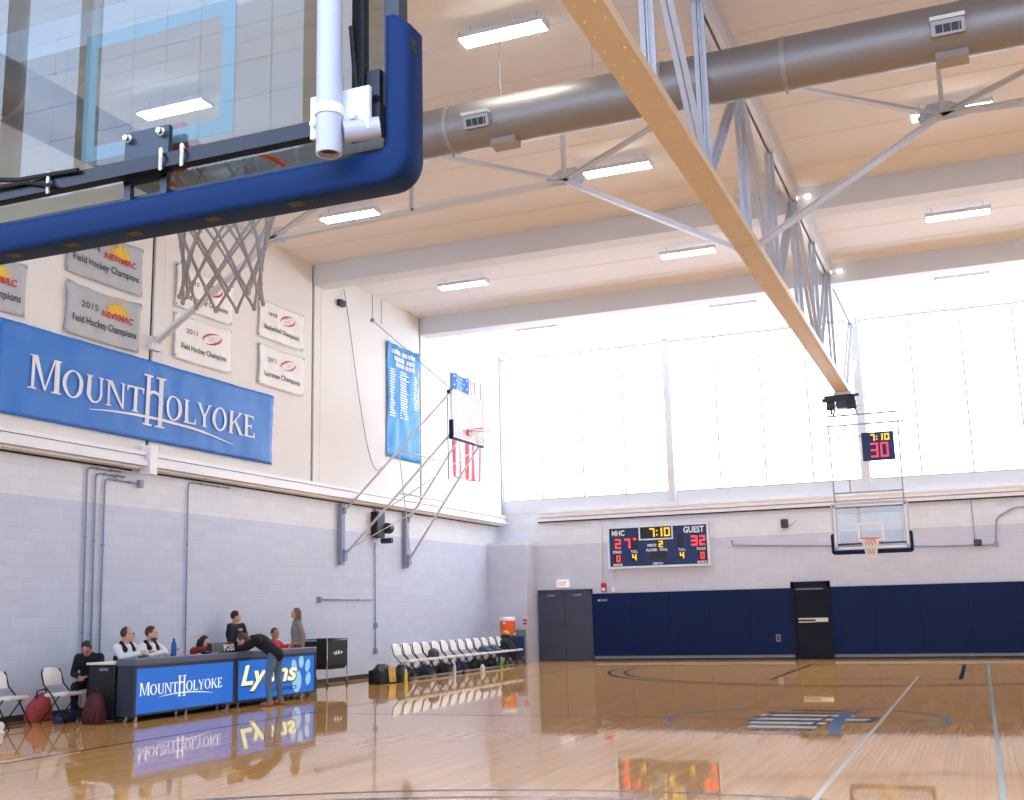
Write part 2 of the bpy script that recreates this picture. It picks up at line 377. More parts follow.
# serif capitals drawn as strokes: list of 2D polygons for a cap of height 1
def g_stem(x, w, y0=0, y1=1): return [(x, y0), (x+w, y0), (x+w, y1), (x, y1)]
def g_serif(xc, w, y, up): t = .045; return [(xc-w/2, y), (xc+w/2, y), (xc+w/2, y+t*up), (xc-w/2, y+t*up)][::1 if up > 0 else -1]
def g_ring(cx, cy, rx, ry, tx, ty, n=28):
    out = []
    for k in range(n):
        a, b = 2*PI*k/n, 2*PI*(k+1)/n
        out.append([(cx+rx*math.cos(a), cy+ry*math.sin(a)), (cx+rx*math.cos(b), cy+ry*math.sin(b)),
                    (cx+(rx-tx)*math.cos(b), cy+(ry-ty)*math.sin(b)), (cx+(rx-tx)*math.cos(a), cy+(ry-ty)*math.sin(a))])
    return out
TK, TN = .15, .085
def glyph(c):
    if c == 'M': return .98, [g_stem(.09, TN), g_stem(.78, TK), [(.1, 1), (.25, 1), (.52, .02), (.46, .02)], [(.8, 1), (.74, 1), (.46, .02), (.52, .02)], g_serif(.12, .24, 0, 1), g_serif(.85, .28, 0, 1), g_serif(.12, .22, 1, -1), g_serif(.87, .22, 1, -1)]
    if c == 'O': return .86, g_ring(.43, .5, .4, .52, TK, .06)
    if c == 'U':
        p = [g_stem(.1, TK, .3, 1), g_stem(.64, TN, .3, 1), g_serif(.17, .28, 1, -1), g_serif(.67, .24, 1, -1)]
        n = 12
        for k in range(n):
            a, b = PI+PI*k/n, PI+PI*(k+1)/n
            f = lambda t, s: (.405+(.305-(s*TK if t < 1.5*PI else s*TN))*math.cos(t), .3+(.32-s*.07)*math.sin(t))
            p.append([f(a, 0), f(b, 0), f(b, 1), f(a, 1)])
        return .82, p
    if c == 'N': return .9, [g_stem(.1, TN), g_stem(.73, TN), [(.1, 1), (.27, 1), (.8, 0), (.72, 0)], g_serif(.13, .24, 0, 1), g_serif(.11, .22, 1, -1), g_serif(.76, .24, 1, -1)]
    if c == 'T': return .76, [g_stem(.31, TK), [(.02, .93), (.74, .93), (.74, 1), (.02, 1)], [(.02, .78), (.06, .78), (.1, .94), (.02, .94)], [(.7, .78), (.74, .78), (.74, .94), (.66, .94)], g_serif(.377, .3, 0, 1)]
    if c == 'L': return .68, [g_stem(.1, TK), [(.1, 0), (.64, 0), (.64, .07), (.1, .07)], [(.6, .25), (.64, .25), (.64, .05), (.54, .05)], g_serif(.17, .28, 1, -1), g_serif(.14, .22, 0, 1)]
    if c == 'Y': return .78, [g_stem(.33, TK, 0, .48), [(.02, 1), (.18, 1), (.45, .46), (.34, .42)], [(.66, 1), (.73, 1), (.45, .42), (.38, .46)], g_serif(.395, .3, 0, 1), g_serif(.1, .24, 1, -1), g_serif(.7, .2, 1, -1)]
    if c == 'K': return .86, [g_stem(.1, TK), [(.23, .44), (.66, .97), (.76, .97), (.27, .38)], [(.36, .56), (.46, .62), (.86, .03), (.66, .03)], g_serif(.17, .28, 0, 1), g_serif(.17, .28, 1, -1), g_serif(.7, .24, 1, -1), g_serif(.76, .26, 0, 1)]
    if c == 'E': return .72, [g_stem(.1, TK), [(.1, 0), (.66, 0), (.66, .07), (.1, .07)], [(.1, .93), (.62, .93), (.62, 1), (.1, 1)], [(.2, .47), (.5, .47), (.5, .54), (.2, .54)], [(.62, .24), (.66, .24), (.66, .05), (.56, .05)], [(.58, .78), (.62, .78), (.62, .95), (.53, .95)], [(.46, .4), (.5, .4), (.5, .61), (.46, .61)], g_serif(.13, .22, 0, 1), g_serif(.13, .22, 1, -1)]
    return .5, []
def college_logo():
    """MOUNT / tall gothic H / HOLYOKE wordmark with an arching swoosh, 2D polygons, u 0..1"""
    P = []; x = 0; sc = 1
    def word(w, x, h, hs):
        for i, c in enumerate(w):
            k = hs if i == 0 else h
            adv, polys = glyph(c)
            for p in polys: P.append([(x+a*k*.95, b*k) for a, b in p])
            x += adv*k*.95+.02
        return x
    x = word('MOUNT', 0, .82, 1.0)
    hx = x+.0
    s = .14
    for xx in (hx+.06, hx+.06+.46): P.append(g_stem(xx, s, -.36, 1.32))
    for xc in (hx+.13, hx+.59):
        for y, u in ((-.36, 1), (1.32, -1)): P.append([(xc-.17, y), (xc+.17, y), (xc+.17, y+.06*u), (xc-.17, y+.06*u)])
    n = 10
    for k in range(n):
        a, b = PI-PI*k/n, PI-PI*(k+1)/n
        f = lambda t, r: (hx+.36+(.3-r*.09)*math.cos(t), .42+(.42-r*.1)*math.sin(t))
        P.append([f(a, 0), f(b, 0), f(b, 1), f(a, 1)])
    x = word('OLYOKE', hx+.76, .82, .82)
    W = x
    n = 24
    for k in range(n):
        def sw(t):
            u = .22+.66*t
            c = -.10-.42*(t-.38)**2*2.2+.05*t
            return u*W, c, .012+.085*math.sin(PI*min(1, max(0, t)))**.8
        u0, c0, w0 = sw(k/n); u1, c1, w1 = sw((k+1)/n)
        P.append([(u0, c0-w0/2), (u1, c1-w1/2), (u1, c1+w1/2), (u0, c0+w0/2)])
    return W, P
LW, LP = college_logo()
def put_logo(mb, plane, a0, a1, b0, h, d):
    for i, p in enumerate(LP): polyf(mb, plane, [(a0+(a1-a0)*x/LW, b0+y*h) for x, y in p], d+.0004*(i % 7))

# planes: (a along, b up, d out of the wall)
def plane_left(x): return lambda a, b, d: (x+d, a, b)        # faces +X, a = world Y
def plane_far(y): return lambda a, b, d: (a, y-d, b)         # faces -Y, a = world X
XW = -11.7; XU = -11.5; YF = 33.2; ZC = 9.65; XR = 11.0; YN = -3.2

# ================================================================== SETTING
struct(MB().box(XW-.3, XR+.3, YN-.3, YF+.3, -.2, 0).build('floor', M['floor']))
floor = bpy.data.objects['floor']
def line_part(name, m, fn):
    mb = MB(); fn(mb); return mb.build(name, m, floor)
ZL = .0015
def strip(mb, x0, y0, x1, y1, w, z=ZL):
    d = Vector((x1-x0, y1-y0)); n = Vector((-d.y, d.x)).normalized()*w/2
    mb.add([(x0+n.x, y0+n.y, z), (x1+n.x, y1+n.y, z), (x1-n.x, y1-n.y, z), (x0-n.x, y0-n.y, z)], [(0, 1, 2, 3)])
def arc(mb, cx, cy, r, a0, a1, w, z=ZL, n=72):
    for k in range(n):
        a, b = a0+(a1-a0)*k/n, a0+(a1-a0)*(k+1)/n
        p = lambda t, q: (cx+q*math.cos(t), cy+q*math.sin(t), z)
        mb.add([p(a, r-w/2), p(b, r-w/2), p(b, r+w/2), p(a, r+w/2)], [(0, 1, 2, 3)])
YB0, YB1 = 2.742, 28.955            # the two backboard planes
YE0, YE1 = YB0-1.22, YB1+1.22       # end lines
YM = (YB0+YB1)/2
def navy(mb):
    strip(mb, -7.7, YE0, -7.7, YE1, .07); strip(mb, 7.7, YE0, 7.7, YE1, .07)
    strip(mb, -7.7, YE0, 7.7, YE0, .06); strip(mb, -7.7, YE1, 7.7, YE1, .06); strip(mb, -7.7, YM, 7.7, YM, .05)
    for yb, s in ((YB0, 1), (YB1, -1)):
        yr = yb+s*.38
        for x in (-1.83, 1.83): strip(mb, x, yb-s*1.2, x, yb+s*4.57, .085, ZL*1.2)
        strip(mb, -1.83, yb+s*4.57, 1.83, yb+s*4.57, .06, ZL*1.2)
        for r in (6.02, 6.4):
            arc(mb, 0, yr, r, 0 if s > 0 else PI, PI if s > 0 else 2*PI, .09)
            for x in (-r, r): strip(mb, x, yr, x, yb-s*1.2, .05)
        for x in (-1.83, 1.83):
            for k in (1.0, 1.95): strip(mb, x*1.0, yb+s*k, x*1.11, yb+s*k, .1)
line_part('navy_court_lines', M['line_navy'], navy)
line_part('blue_centre_circle', M['line_blue'], lambda mb: arc(mb, 0, YM, 1.83, 0, 2*PI, .07, ZL*1.4))
line_part('white_sport_line', M['line_white'], lambda mb: strip(mb, 1.0, 2.5, 1.0, 25.3, .05, ZL*1.6))
line_part('pale_blue_sport_line', M['line_light'], lambda mb: strip(mb, 2.36, 1.6, 2.36, 30.1, .05, ZL*1.6))
def emblem_navy(mb):
    for y, x0, x1 in ((14.6, -.5, .3), (15.1, -.6, .35), (15.62, -.68, .9), (16.15, -.74, .95), (16.7, -.6, .55), (17.2, -.35, .45)):
        strip(mb, x0, y, x1, y, .2, ZL*1.8)
    strip(mb, -.72, 15.6, -.5, 16.5, .06, ZL*1.9); strip(mb, .2, 15.0, .3, 16.4, .06, ZL*1.9); strip(mb, .8, 15.6, .95, 16.1, .1, ZL*1.9)
def emblem_pale(mb):
    for y, x0, x1 in ((14.85, -.55, .3), (15.36, -.62, .35), (15.88, -.7, .88), (16.42, -.66, .6)): strip(mb, x0, y, x1, y, .28, ZL*1.5)
def emblem_blue(mb):
    P = [(.64, 14.0), (.53, 14.7), (.48, 15.4), (.46, 16.1), (.5, 16.7), (.6, 17.2)]
    for k in range(5): strip(mb, *P[k], *P[k+1], (.13, .16, .17, .16, .12)[k], ZL*2.2)
line_part('centre_emblem_bars', M['line_navy'], emblem_navy); line_part('centre_emblem_fill', M['line_white'], emblem_pale); line_part('centre_emblem_swoosh', M['line_blue'], emblem_blue)

# left wall: block wall below, cream panels above
struct(MB().box(XW-.3, XW, YN, YF, 0, 4.3).build('wall_left', M['block_left']))
for i, (y0, y1) in enumerate(((YN, 5.36), (5.46, 10.86), (10.96, 16.31), (16.41, 21.86), (21.96, 27.35), (27.45, YF))):
    b = MB().box(XW-.3, XU, y0, y1, 4.3, ZC).build('wall_left_panel', M['cream']); struct(b)
    MB().box(XU-.004, XU+.006, y0+.28, y0+.295, 4.6, ZC-.05).build('seam', M['trunk'], b)
struct(MB().box(XW-.3, XU-.05, YN, YF, 4.31, ZC).build('trim_gap_left', M['dark']))
# white trunking along the bottom of the panels (broken at one joint)
for (y0, y1) in ((YN, 16.2), (16.45, YF-.05)):
    t = MB(); t.box(XU-.02, XU+.16, y0, y1, 4.24, 4.33); t.box(XU-.02, XU+.1, y0, y1, 4.34, 4.42); t.box(XU-.02, XU+.13, y0, y1, 4.43, 4.5)
    struct(t.build('trim_1', M['trunk']))
    struct(MB().box(XW-.001, XU+.05, y0, y1, 4.2, 4.235).build('trim_2', M['trunk'])); struct(MB().box(XW-.001, XW+.015, y0, y1, 4.17, 4.2).build('trim_shadow_line', M['dark']))  # thin dark strip holds the trunking's shadow in its colour
struct(MB().box(XU-.03, XU+.2, 16.22, 16.42, 4.1, 4.62).build('trim_3', M['trunk']))
struct(MB().box(XW, XW+.02, YN, YF, 0, .1).build('baseboard_left', M['dark']))
# corner post
struct(MB().box(XU-.02, XU+.05, YF-.16, YF-.1, 4.3, ZC).build('trim_corner_post', M['mullion']))

# far wall with three big windows
struct(MB().box(XW-.3, XR+.3, YF, YF+.3, 0, 4.95).build('wall_far', M['block_far']))
struct(MB().box(XW-.3, XR+.3, YF, YF+.3, 9.6, ZC+.3).build('wall_far_top', M['cream']))
wx = [(XU, -6.06), (-5.84, -.46), (-.22, 5.2), (5.42, XR)]
for i, (x0, x1) in enumerate(wx):
    w = struct(thing('window_%d' % (i+1), None, None, ((x0+x1)/2, YF+.1, 4.95)))
    hw = (x1-x0)/2; n = 4; pw = 2*hw/n
    for k in range(n):
        MB().box(-hw+k*pw+.01, -hw+(k+1)*pw-.01, -.02, .03, 0.02, 4.63).build('translucent_panel', M['window'], w)
    fr = MB()
    for k in range(n+1): fr.box(-hw+k*pw-.022, -hw+k*pw+.022, -.05, .0, 0, 4.65)
    fr.box(-hw, hw, -.07, .02, 4.62, 4.66); fr.box(-hw, hw, -.07, .02, -.02, .04)
    fr.build('window_frame', M['mullion'], w)
for x in (-5.95, -.34, 5.31): struct(MB().box(x-.11, x+.11, YF-.16, YF+.1, 4.5, ZC).build('trim_column', M['beam']))
t = MB(); t.box(-10.3, XR, YF-.16, YF, 4.38, 4.5); t.box(-10.3, XR, YF-.12, YF, 4.26, 4.36); t.box(-10.3, XR, YF-.2, YF, 4.5, 4.56)
struct(t.build('trim_far', M['trunk'])); struct(MB().box(-10.3, XR, YF-.1, YF+.01, 4.225, 4.258).build('trim_far_shadow_gap', M['dark']))  # dark strip painted in as the shade below the far trunking
struct(MB().box(XU, XR, YF-.02, YF+.01, 4.56, 4.95).build('trim_far_sill', M['beam']))
struct(MB().box(XW, -10.42, 32.3, YF, 0, 3.6).build('wall_vestibule', M['block_far']))
struct(MB().box(XR, XR+.3, YN, YF, 0, ZC).build('wall_right', M['cream']))
struct(MB().box(XW-.3, XR+.3, YN-.3, YN, 0, 4.6).build('wall_near', M['block_far']))
struct(MB().box(XW-.3, XR+.3, YN-.3, YN, 9.4, ZC+.3).build('wall_near_top', M['cream']))
for i in range(8):
    x0 = -11.5+i*2.8; w = struct(thing('window_%d' % (i+5), None, None, (x0+1.35, YN-.05, 4.6)))
    g = MB()
    for a in range(6):
        for b in range(12): g.box(-1.3+a*.433+.012, -1.3+(a+1)*.433-.012, -.02, 0, .02+b*.397, .02+(b+1)*.397-.02)
    g.build('pane', M['window_back'], w)
    MB().box(-1.35, 1.35, -.06, -.021, 0, 4.8).build('window_frame', M['frame_grey'], w)
    MB().box(1.32, 1.48, -.1, .12, 0, 4.8).build('mullion', M['cream'], w)

# ceiling, deep cross beams
c = struct(MB().box(XW-.3, XR+.3, YN-.3, YF+.3, ZC, ZC+.2).build('ceiling', M['ceil']))
for y in [YN+.5+1.38*k for k in range(26)]:
    MB().box(XU, XR, y-.012, y+.012, ZC-.006, ZC+.01).build('seam', M['beam'], c)
for y in (.0, 5.4, 10.9, 21.9, 27.4):
    struct(MB().box(XU, XR, y, y+.5, 9.16, ZC+.01).build('trim_beam', M['beam']))

# navy pads along the far wall, doors, door hardware
pads = [(-8.6+i*(5.98/5), -8.6+(i+1)*(5.98/5)) for i in range(5)]
ORD = ['first', 'second', 'third', 'fourth', 'fifth', 'sixth', 'seventh', 'eighth', 'ninth', 'tenth', 'eleventh', 'twelfth', 'thirteenth', 'fourteenth']
def wall_pad(x0, x1, label):
    o = thing('wall_pad', label, 'wall pad', ((x0+x1)/2, YF, 0), 0, 'navy wall pads on the far wall')
    w = (x1-x0)/2
    MB().bbox(-w+.0005, w-.0005, -.07, 0, .14, 1.99, .006).build('pad_cover', M['pad_navy'], o)
    MB().box(-w+.003, w-.003, -.05, 0, .06, .135).build('base_rail', M['padbase'], o)
for i, (a, b) in enumerate(pads): wall_pad(a, b, '%s navy wall pad to the right of the slate double doors' % ORD[i])
xs = [-1.6+i*1.2 for i in range(11)]
for i in range(10): wall_pad(xs[i], xs[i+1], '%s navy wall pad to the right of the dark single door' % ORD[i])
struct(MB().box(-8.6, XR, YF-.03, YF, 0, .06).build('baseboard_far', M['dark']))

d = struct(thing('door_1', None, None, (-9.49, YF, 0)))
f = MB(); f.box(-.88, -.83, -.08, .0, 0, 2.14); f.box(.83, .88, -.08, 0, 0, 2.14); f.box(-.88, .88, -.08, 0, 2.08, 2.14)
f.build('door_frame', M['doorframe'], d)
for s in (-1, 1):
    lf = MB().box(min(0, s*.825)+.006*(s > 0), max(0, s*.825)-.006*(s < 0), -.06, -.01, .01, 2.075).build('door_leaf', M['door'], d)
    MB().bbox(s*.42-.13, s*.42+.13, -.1, -.06, 1.94, 2.0, .008).build('door_closer', M['padbase'], lf)
MB().box(-.7, -.1, -.085, -.06, 1.0, 1.04).build('panic_bar', M['doorframe'], d)
MB().box(.04, .09, -.09, -.06, .98, 1.06).build('door_handle', M['doorframe'], d)
d = struct(thing('door_2', None, None, (-2.11, YF, 0)))
f = MB(); f.box(-.54, -.46, -.1, 0, 0, 2.16); f.box(.46, .54, -.1, 0, 0, 2.16); f.box(-.54, .54, -.1, 0, 2.0, 2.16)
f.build('door_frame', M['door_dark'], d)
MB().box(-.455, .455, -.06, -.01, .01, 1.99).build('door_leaf', M['door_dark'], d)
MB().box(-.4, .35, -.09, -.06, 1.93, 1.965).build('closer_arm', M['padbase'], d)
p = MB(); p.box(-.38, .44, -.1, -.06, 1.1, 1.14); p.box(-.38, .1, -.1, -.06, 1.02, 1.05); p.box(.1, .44, -.14, -.06, 1.03, 1.13)
p.build('panic_bar', M['brass'], d)
# grey low panel beside the cooler and a shallow threshold
tag(MB().bbox(-10.93, -10.46, 32.22, 32.3, .02, .97, .01).build('access_panel', M['greymat']), 'low grey metal panel on the wall beside the orange cooler', 'panel')

# wall hardware on the far wall
def wallbox(name, label, cat, m, x0, x1, z0, z1, dep, y=YF, extra=None):
    o = thing(name, label, cat, ((x0+x1)/2, y, (z0+z1)/2))
    hx, hz = (x1-x0)/2, (z1-z0)/2
    MB().bbox(-hx, hx, -dep, 0, -hz, hz, min(hx, hz, dep)*.25).build('housing', m, o)
    if extra: extra(o, hx, hz, dep)
    return o
pf = lambda yy: plane_far(yy)
def exit_face(o, hx, hz, dep):
    mb = MB(); put_text(mb, lambda a, b, d: (a, -d, b), 'EXIT', -hx*.7, hx*.7, -hz*.55, hz*.55, dep+.003, weight=0); mb.build('exit_lettering', M['red'], o)
wallbox('exit_sign', 'small white exit sign with red letters above the double doors', 'sign', M['exit'], -9.75, -9.34, 2.2, 2.44, .08, extra=exit_face)
def alarm_face(o, hx, hz, dep):
    MB().box(-hx*.6, hx*.6, -dep-.015, -dep, -hz*.8, -hz*.1).build('strobe_lens', M['white'], o)
wallbox('fire_alarm', 'red fire alarm strobe on the wall below left of the scoreboard', 'fire alarm', M['firered'], -8.32, -8.15, 2.04, 2.3, .06, extra=alarm_face)
wallbox('fire_alarm_pull', 'small red alarm pull station left of the double doors', 'fire alarm', M['firered'], -10.55, -10.43, 1.12, 1.28, .05, 32.3, extra=lambda o, hx, hz, d: MB().box(-hx*.7, hx*.7, -d-.012, -d, -.02, .02).build('pull_handle', M['white'], o))
def spk(o, hx, hz, dep):
    MB().tube([(hx, -.02, -.1), (hx+.25, -.01, .08)], .008, 6).build('cable', M['frame_grey'], o)
wallbox('wall_speaker', 'small dark square speaker on the far wall left of the backboard', 'speaker', M['charcoal'], -2.8, -2.6, 3.7, 3.95, .14, extra=spk)
wallbox('junction_box', 'small dark grey box on the far wall right of the backboard', 'box', M['charcoal'], 2.3, 2.5, 2.96, 3.14, .1, extra=lambda o, hx, hz, d: MB().tube([(-hx+.03, -.03, hz), (-hx+.03, -.03, 1.2)], .012, 6).build('feed_pipe', M['frame_grey'], o))
wallbox('outlet_box', 'grey outlet box low on the navy wall pads left of the dark door', 'outlet', M['greymat'], -3.15, -3.02, .5, .7, .03, YF-.07, extra=lambda o, hx, hz, d: MB().box(-.03, .03, -d-.004, -d, -.06, .06).build('socket', M['dark'], o))
wallbox('sign_plate', 'small pale strip sign at the top left of the navy pads', 'sign', M['padbase'], -8.42, -8.12, 1.76, 1.82, .012, YF-.07, extra=lambda o, hx, hz, d: MB().box(-hx, -hx+.05, -d-.003, -d, -.02, .02).build('clip', M['white'], o))
def pipe(name, label, pts, r=.022, m='frame_grey', boxes=()):
    o = thing(name, label, 'conduit', pts[0])
    b0 = Vector(pts[0])
    P = [Vector(p) for p in pts]; Q = [P[0]]
    for i in range(1, len(P)-1):     # rounded bends
        a = (P[i-1]-P[i]).normalized(); b = (P[i+1]-P[i]).normalized(); rr = min(.12, (P[i-1]-P[i]).length*.4, (P[i+1]-P[i]).length*.4)
        for t in (0, .25, .5, .75, 1):
            Q.append((P[i]+a*rr)*(1-t)**2+P[i]*2*t*(1-t)+(P[i]+b*rr)*t*t)
    Q.append(P[-1])
    MB().tube([q-b0 for q in Q], r, 8).build('pipe', M[m], o, smooth=True)
    bm_ = MB()
    for q in boxes:
        q = Vector(q)-b0; bm_.bbox(q.x-.05, q.x+.05, q.y-.05, q.y+.05, q.z-.07, q.z+.07, .01)
    if boxes: build_split(bm_, 'junction_box', M[m], o)
    cl = MB()
    for i in range(len(P)-1):
        for t in (.3, .7):
            q = P[i].lerp(P[i+1], t)-b0; cl.box(q.x-r*1.3, q.x+r*1.3, q.y-r*1.3, q.y+r*1.3, q.z-.012 if abs((P[i+1]-P[i]).normalized().z) > .5 else q.z-r*1.3, q.z+.012 if abs((P[i+1]-P[i]).normalized().z) > .5 else q.z+r*1.3)
    build_split(cl, 'pipe_clip', M[m], o)
    return o
yw = YF-.036
pipe('conduit', 'horizontal grey pipe across the far wall below the backboard', [(-4.25, yw, 3.42), (-4.25, yw, 3.27), (1.3, yw, 3.0), (2.84, yw, 2.98), (2.92, yw, 3.7), (3.4, yw, 3.95), (6, yw, 3.95)], .02, boxes=[(2.86, yw, 3.0)])
pipe('conduit', 'thin vertical pipe from trunking to the fire alarm', [(-8.27, yw, 4.22), (-8.27, yw, 2.3)], .016, 'trunk')
pipe('conduit', 'short thin pipe just left of the scoreboard edge', [(-7.93, yw, 4.22), (-7.93, yw, 2.06)], .014, 'trunk', boxes=[(-7.93, yw, 2.1)])
# conduits on the left block wall
xw = XW+.03
pipe('conduit', 'leftmost of three vertical grey conduits on the left block wall', [(xw, 15.9, 4.12), (xw, 15.06, 4.12), (xw, 15.16, .12)], .017)
pipe('conduit', 'middle of three vertical grey conduits on the left block wall', [(xw, 16.0, 4.04), (xw, 15.27, 4.04), (xw, 15.36, .12)], .017)
pipe('conduit', 'rightmost of three vertical grey conduits on the left block wall', [(xw, 16.4, 3.95), (xw, 15.5, 3.97), (xw, 15.56, .12)], .017, boxes=[(xw, 16.4, 3.95)])
pipe('conduit', 'single vertical grey conduit rising above the middle of the scorers table', [(xw, 19.1, 4.12), (xw, 17.77, 4.12), (xw, 17.84, .12)], .014)
pipe('conduit', 'vertical conduit below the wall winch with a side branch', [(xw, 25.15, 3.3), (xw, 25.18, .6)], .016, boxes=[(xw, 25.18, 1.25), (xw, 25.18, .62)])
pipe('conduit', 'horizontal grey pipe on the block wall above the ball cart', [(xw, 25.1, 1.88), (xw, 22.56, 1.88)], .014, boxes=[(xw, 22.56, 1.88)])

# ================================================================== ROOF STEEL
GX = -.41
gir = thing('roof_girder', 'long cream and white riveted steel girder running below the ceiling to the far windows', 'girder', (GX, YM, 6.74))
L0, L1 = -3.1-YM, YF-.23-YM
LC = 29.55-YM
ch = MB(); ch.box(-.17, .17, L0, LC, 0, .018); ch.box(.155, .17, L0, LC, .018, .12); ch.box(-.17, -.155, L0, LC, .018, .12); ch.box(-.05, .05, L0, LC, .018, .1)
y = L0+.1
while y < LC:
    for x in (-.1, .1): ch.lathe([(.016, 0), (.014, -.01), (.006, -.014)], (x, y, 0), 8)
    y += .3
for yj in (16.1-YM, 5.1-YM): ch.box(-.175, .175, yj, yj+.02, -.006, .13)
ch.build('bottom_chord', M['chord'], gir)
tc_ = MB(); tc_.box(-.1, -.02, L0, L1, 2.62, 2.9); tc_.box(.02, .1, L0, L1, 2.62, 2.9); tc_.box(-.16, .16, L0, L1, 2.86, 2.9)
tc_.build('top_chord', M['steel_w'], gir)
def angle_pair(p0, p1, name='web_member', m='steel_b', w=.07, gap=.018, par=gir, across=(1, 0, 0), dep=.06):
    mb = MB(); ax = Vector(across)
    p0 = Vector(p0); p1 = Vector(p1)
    d = (p1-p0).normalized(); n = d.cross(ax).normalized()
    for s in (-1, 1):
        o = ax*s*(gap/2+w/2)
        mb.obox(p0+o, p1+o, w, .012, up=n) if False else mb.obox(p0+o+n*dep/2, p1+o+n*dep/2, w, .012, up=n)
        o2 = ax*s*(gap/2+.006)
        mb.obox(p0+o2, p1+o2, .012, dep, up=n)
    return mb.build(name, M[m], par)
yy = [16.34+2.74*k-YM for k in range(-7, 7)]
ny = len(yy)
for k, y in enumerate(yy):
    if y > L1-.2 or y < L0+.2: continue
    if y < LC: angle_pair((0, y, .1), (0, y, 2.75))
    even = (k % 2 == 0)
    if k+1 < ny:
        y2 = yy[k+1]
        if y2 > L1: y2 = L1-.05
        if (16.2+2.74*(k-7)) is None: pass
        # bottom nodes at 13.46, 18.94, ... (odd offset from 16.2)
        if y > LC: continue
        if y2 > LC and (k-7) % 2 == 0: continue
        if (k-7) % 2 == 0: angle_pair((0, y, 2.7), (0, y2, .12))
        else: angle_pair((0, y, .12), (0, y2, 2.7))
angle_pair((0, LC-.1, .12), (0, L1, 1.6)); angle_pair((0, LC-.1, .12), (0, 32.7-YM, 2.7))
g2 = MB()
for k, y in enumerate(yy):
    if y > LC or y < L0+.2: continue
    if (k-7) % 2: g2.box(-.008, .008, y-.25, y+.25, .08, .42)
    else: g2.box(-.008, .008, y-.25, y+.25, 2.4, 2.7)
build_split(g2, 'gusset_plate', M['steel_w'], gir)

# light cross truss at Y = 16.4
YT = 16.4
def cross_truss(side, label):
    o = thing('cross_truss', label, 'truss', (GX, YT, 6.8), 0, 'light cross trusses beside the girder')
    s = side; ax = (0, 1, 0)
    A = lambda x, z: (s*x, 0, z-6.8)
    def mem(n, a, b, w=.06): return angle_pair(a, b, n, 'steel_w', w, .012, o, ax, .085 if w > .065 else .06)
    xn, zn = 2.88, 8.36; xe, ze = 8.5, 8.22; xwall = 11.1-.4 if s < 0 else XR-GX
    xwall = (GX-XU-.002) if s < 0 else (XR-GX+.004)
    mem('lower_brace', A(.18, 6.82), A(xn, zn), .085)
    mem('lower_chord', A(xn, zn), A(xe, ze), .07)
    mem('end_brace', A(xe, ze), A(xwall-.06, 6.6), .07)
    mem('top_chord', A(.2, 9.45), A(xwall-.02, 9.45), .07)
    mem('diagonal', A(xn, zn), A(.4, 9.4)); mem('diagonal', A(xn, zn), A(5.6, 9.4)); mem('post', A(xn, zn), A(xn, 9.42), .045)
    mem('post', A(5.65, 8.29), A(5.65, 9.42), .045); mem('diagonal', A(xe, ze), A(5.9, 9.4)); mem('post', A(xe, ze), A(xe, 9.42), .045)
    mem('diagonal', A(xe, ze), A(xwall-.1, 9.4))
    g = MB()
    for x, z in ((xn, zn), (xe, ze)):
        g.prism([(s*(x-.3), z-6.8-.1), (s*(x+.3), z-6.8-.06), (s*(x+.34), z-6.8+.05), (s*(x+.1), z-6.8+.2), (s*(x-.2), z-6.8+.2), (s*(x-.36), z-6.8)], lambda a, b, d: (a, d, b), -.012, .012)
    build_split(g, 'gusset_plate', M['steel_b'], o)
    MB().bbox(s*xwall-.1 if s > 0 else s*xwall, s*xwall if s > 0 else s*xwall+.1, -.14, .14, 6.42-6.8, 6.68-6.8, .01).build('wall_bracket', M['steel_w'], o)
cross_truss(-1, 'pale blue-grey cross truss left of the girder braced to the left wall')
cross_truss(1, 'pale blue-grey cross truss right of the girder above the air duct vent')

# ducts
DY, DZ, DR = 14.0, 8.42, .345
du = thing('air_duct', 'big silver round air duct crossing the hall under the ceiling', 'duct', (0, DY, DZ))
pts = [(-7.6, 0, 0)]+[(XR-.02, 0, 0)]
b = MB(); b.tube(pts, DR, 40)
o_ = b.build('duct_pipe', M['duct'], du, smooth=False); smooth_by_angle(o_, .5)
bands = MB()
for x in (-6.6, -4.15, -1.0, .62, 3.75, 6.6, 9): bands.lathe([(DR, -.03), (DR+.012, -.03), (DR+.012, .03), (DR, .03)], (x, 0, 0), 36, 'X'); bands.box(x-.015, x+.015, -.015, .015, -DR-.06, -DR)
build_split(bands, 'joint_band', M['vent'], du, True)
hang = MB()
for x in (-6, -3.4, -2.0, 2.8, 5.5): hang.tube([(x, 0, DR-.02), (x, 0, ZC-DZ)], .006, 6)
build_split(hang, 'hanger_rod', M['frame_grey'], du)
def vent(x, ang):
    v = MB(); n = Vector((0, -math.cos(ang), -math.sin(ang))); t = Vector((0, -math.sin(ang), math.cos(ang)))
    c0 = n*(DR-.02)
    def P(a, bb, d): q = c0+n*d+t*bb; return (x+a, q.y, q.z)
    v.prism([(-.19, -.11), (.19, -.11), (.19, .11), (-.19, .11)], P, -.05, .1)
    if ang > 1: v.build('duct_tap_box', M['vent'], du); return
    o = v.build('air_vent', M['vent'], du)
    w = MB(); w.prism([(-.15, -.08), (.15, -.08), (.15, .02), (-.15, .02)], P, .1, .103)
    w.build('grille_opening', M['black'], o)
    s = MB()
    for k in range(4): s.prism([(-.15+k*.09, -.08), (-.143+k*.09, -.08), (-.143+k*.09, .02), (-.15+k*.09, .02)], P, .103, .108)
    build_split(s, 'grille_bar', M['vent'], o)
    s = MB(); s.prism([(-.2, .075), (.2, .075), (.2, .12), (-.2, .12)], P, .0, .14)
    s.build('vent_lip', M['steel_w'], o)
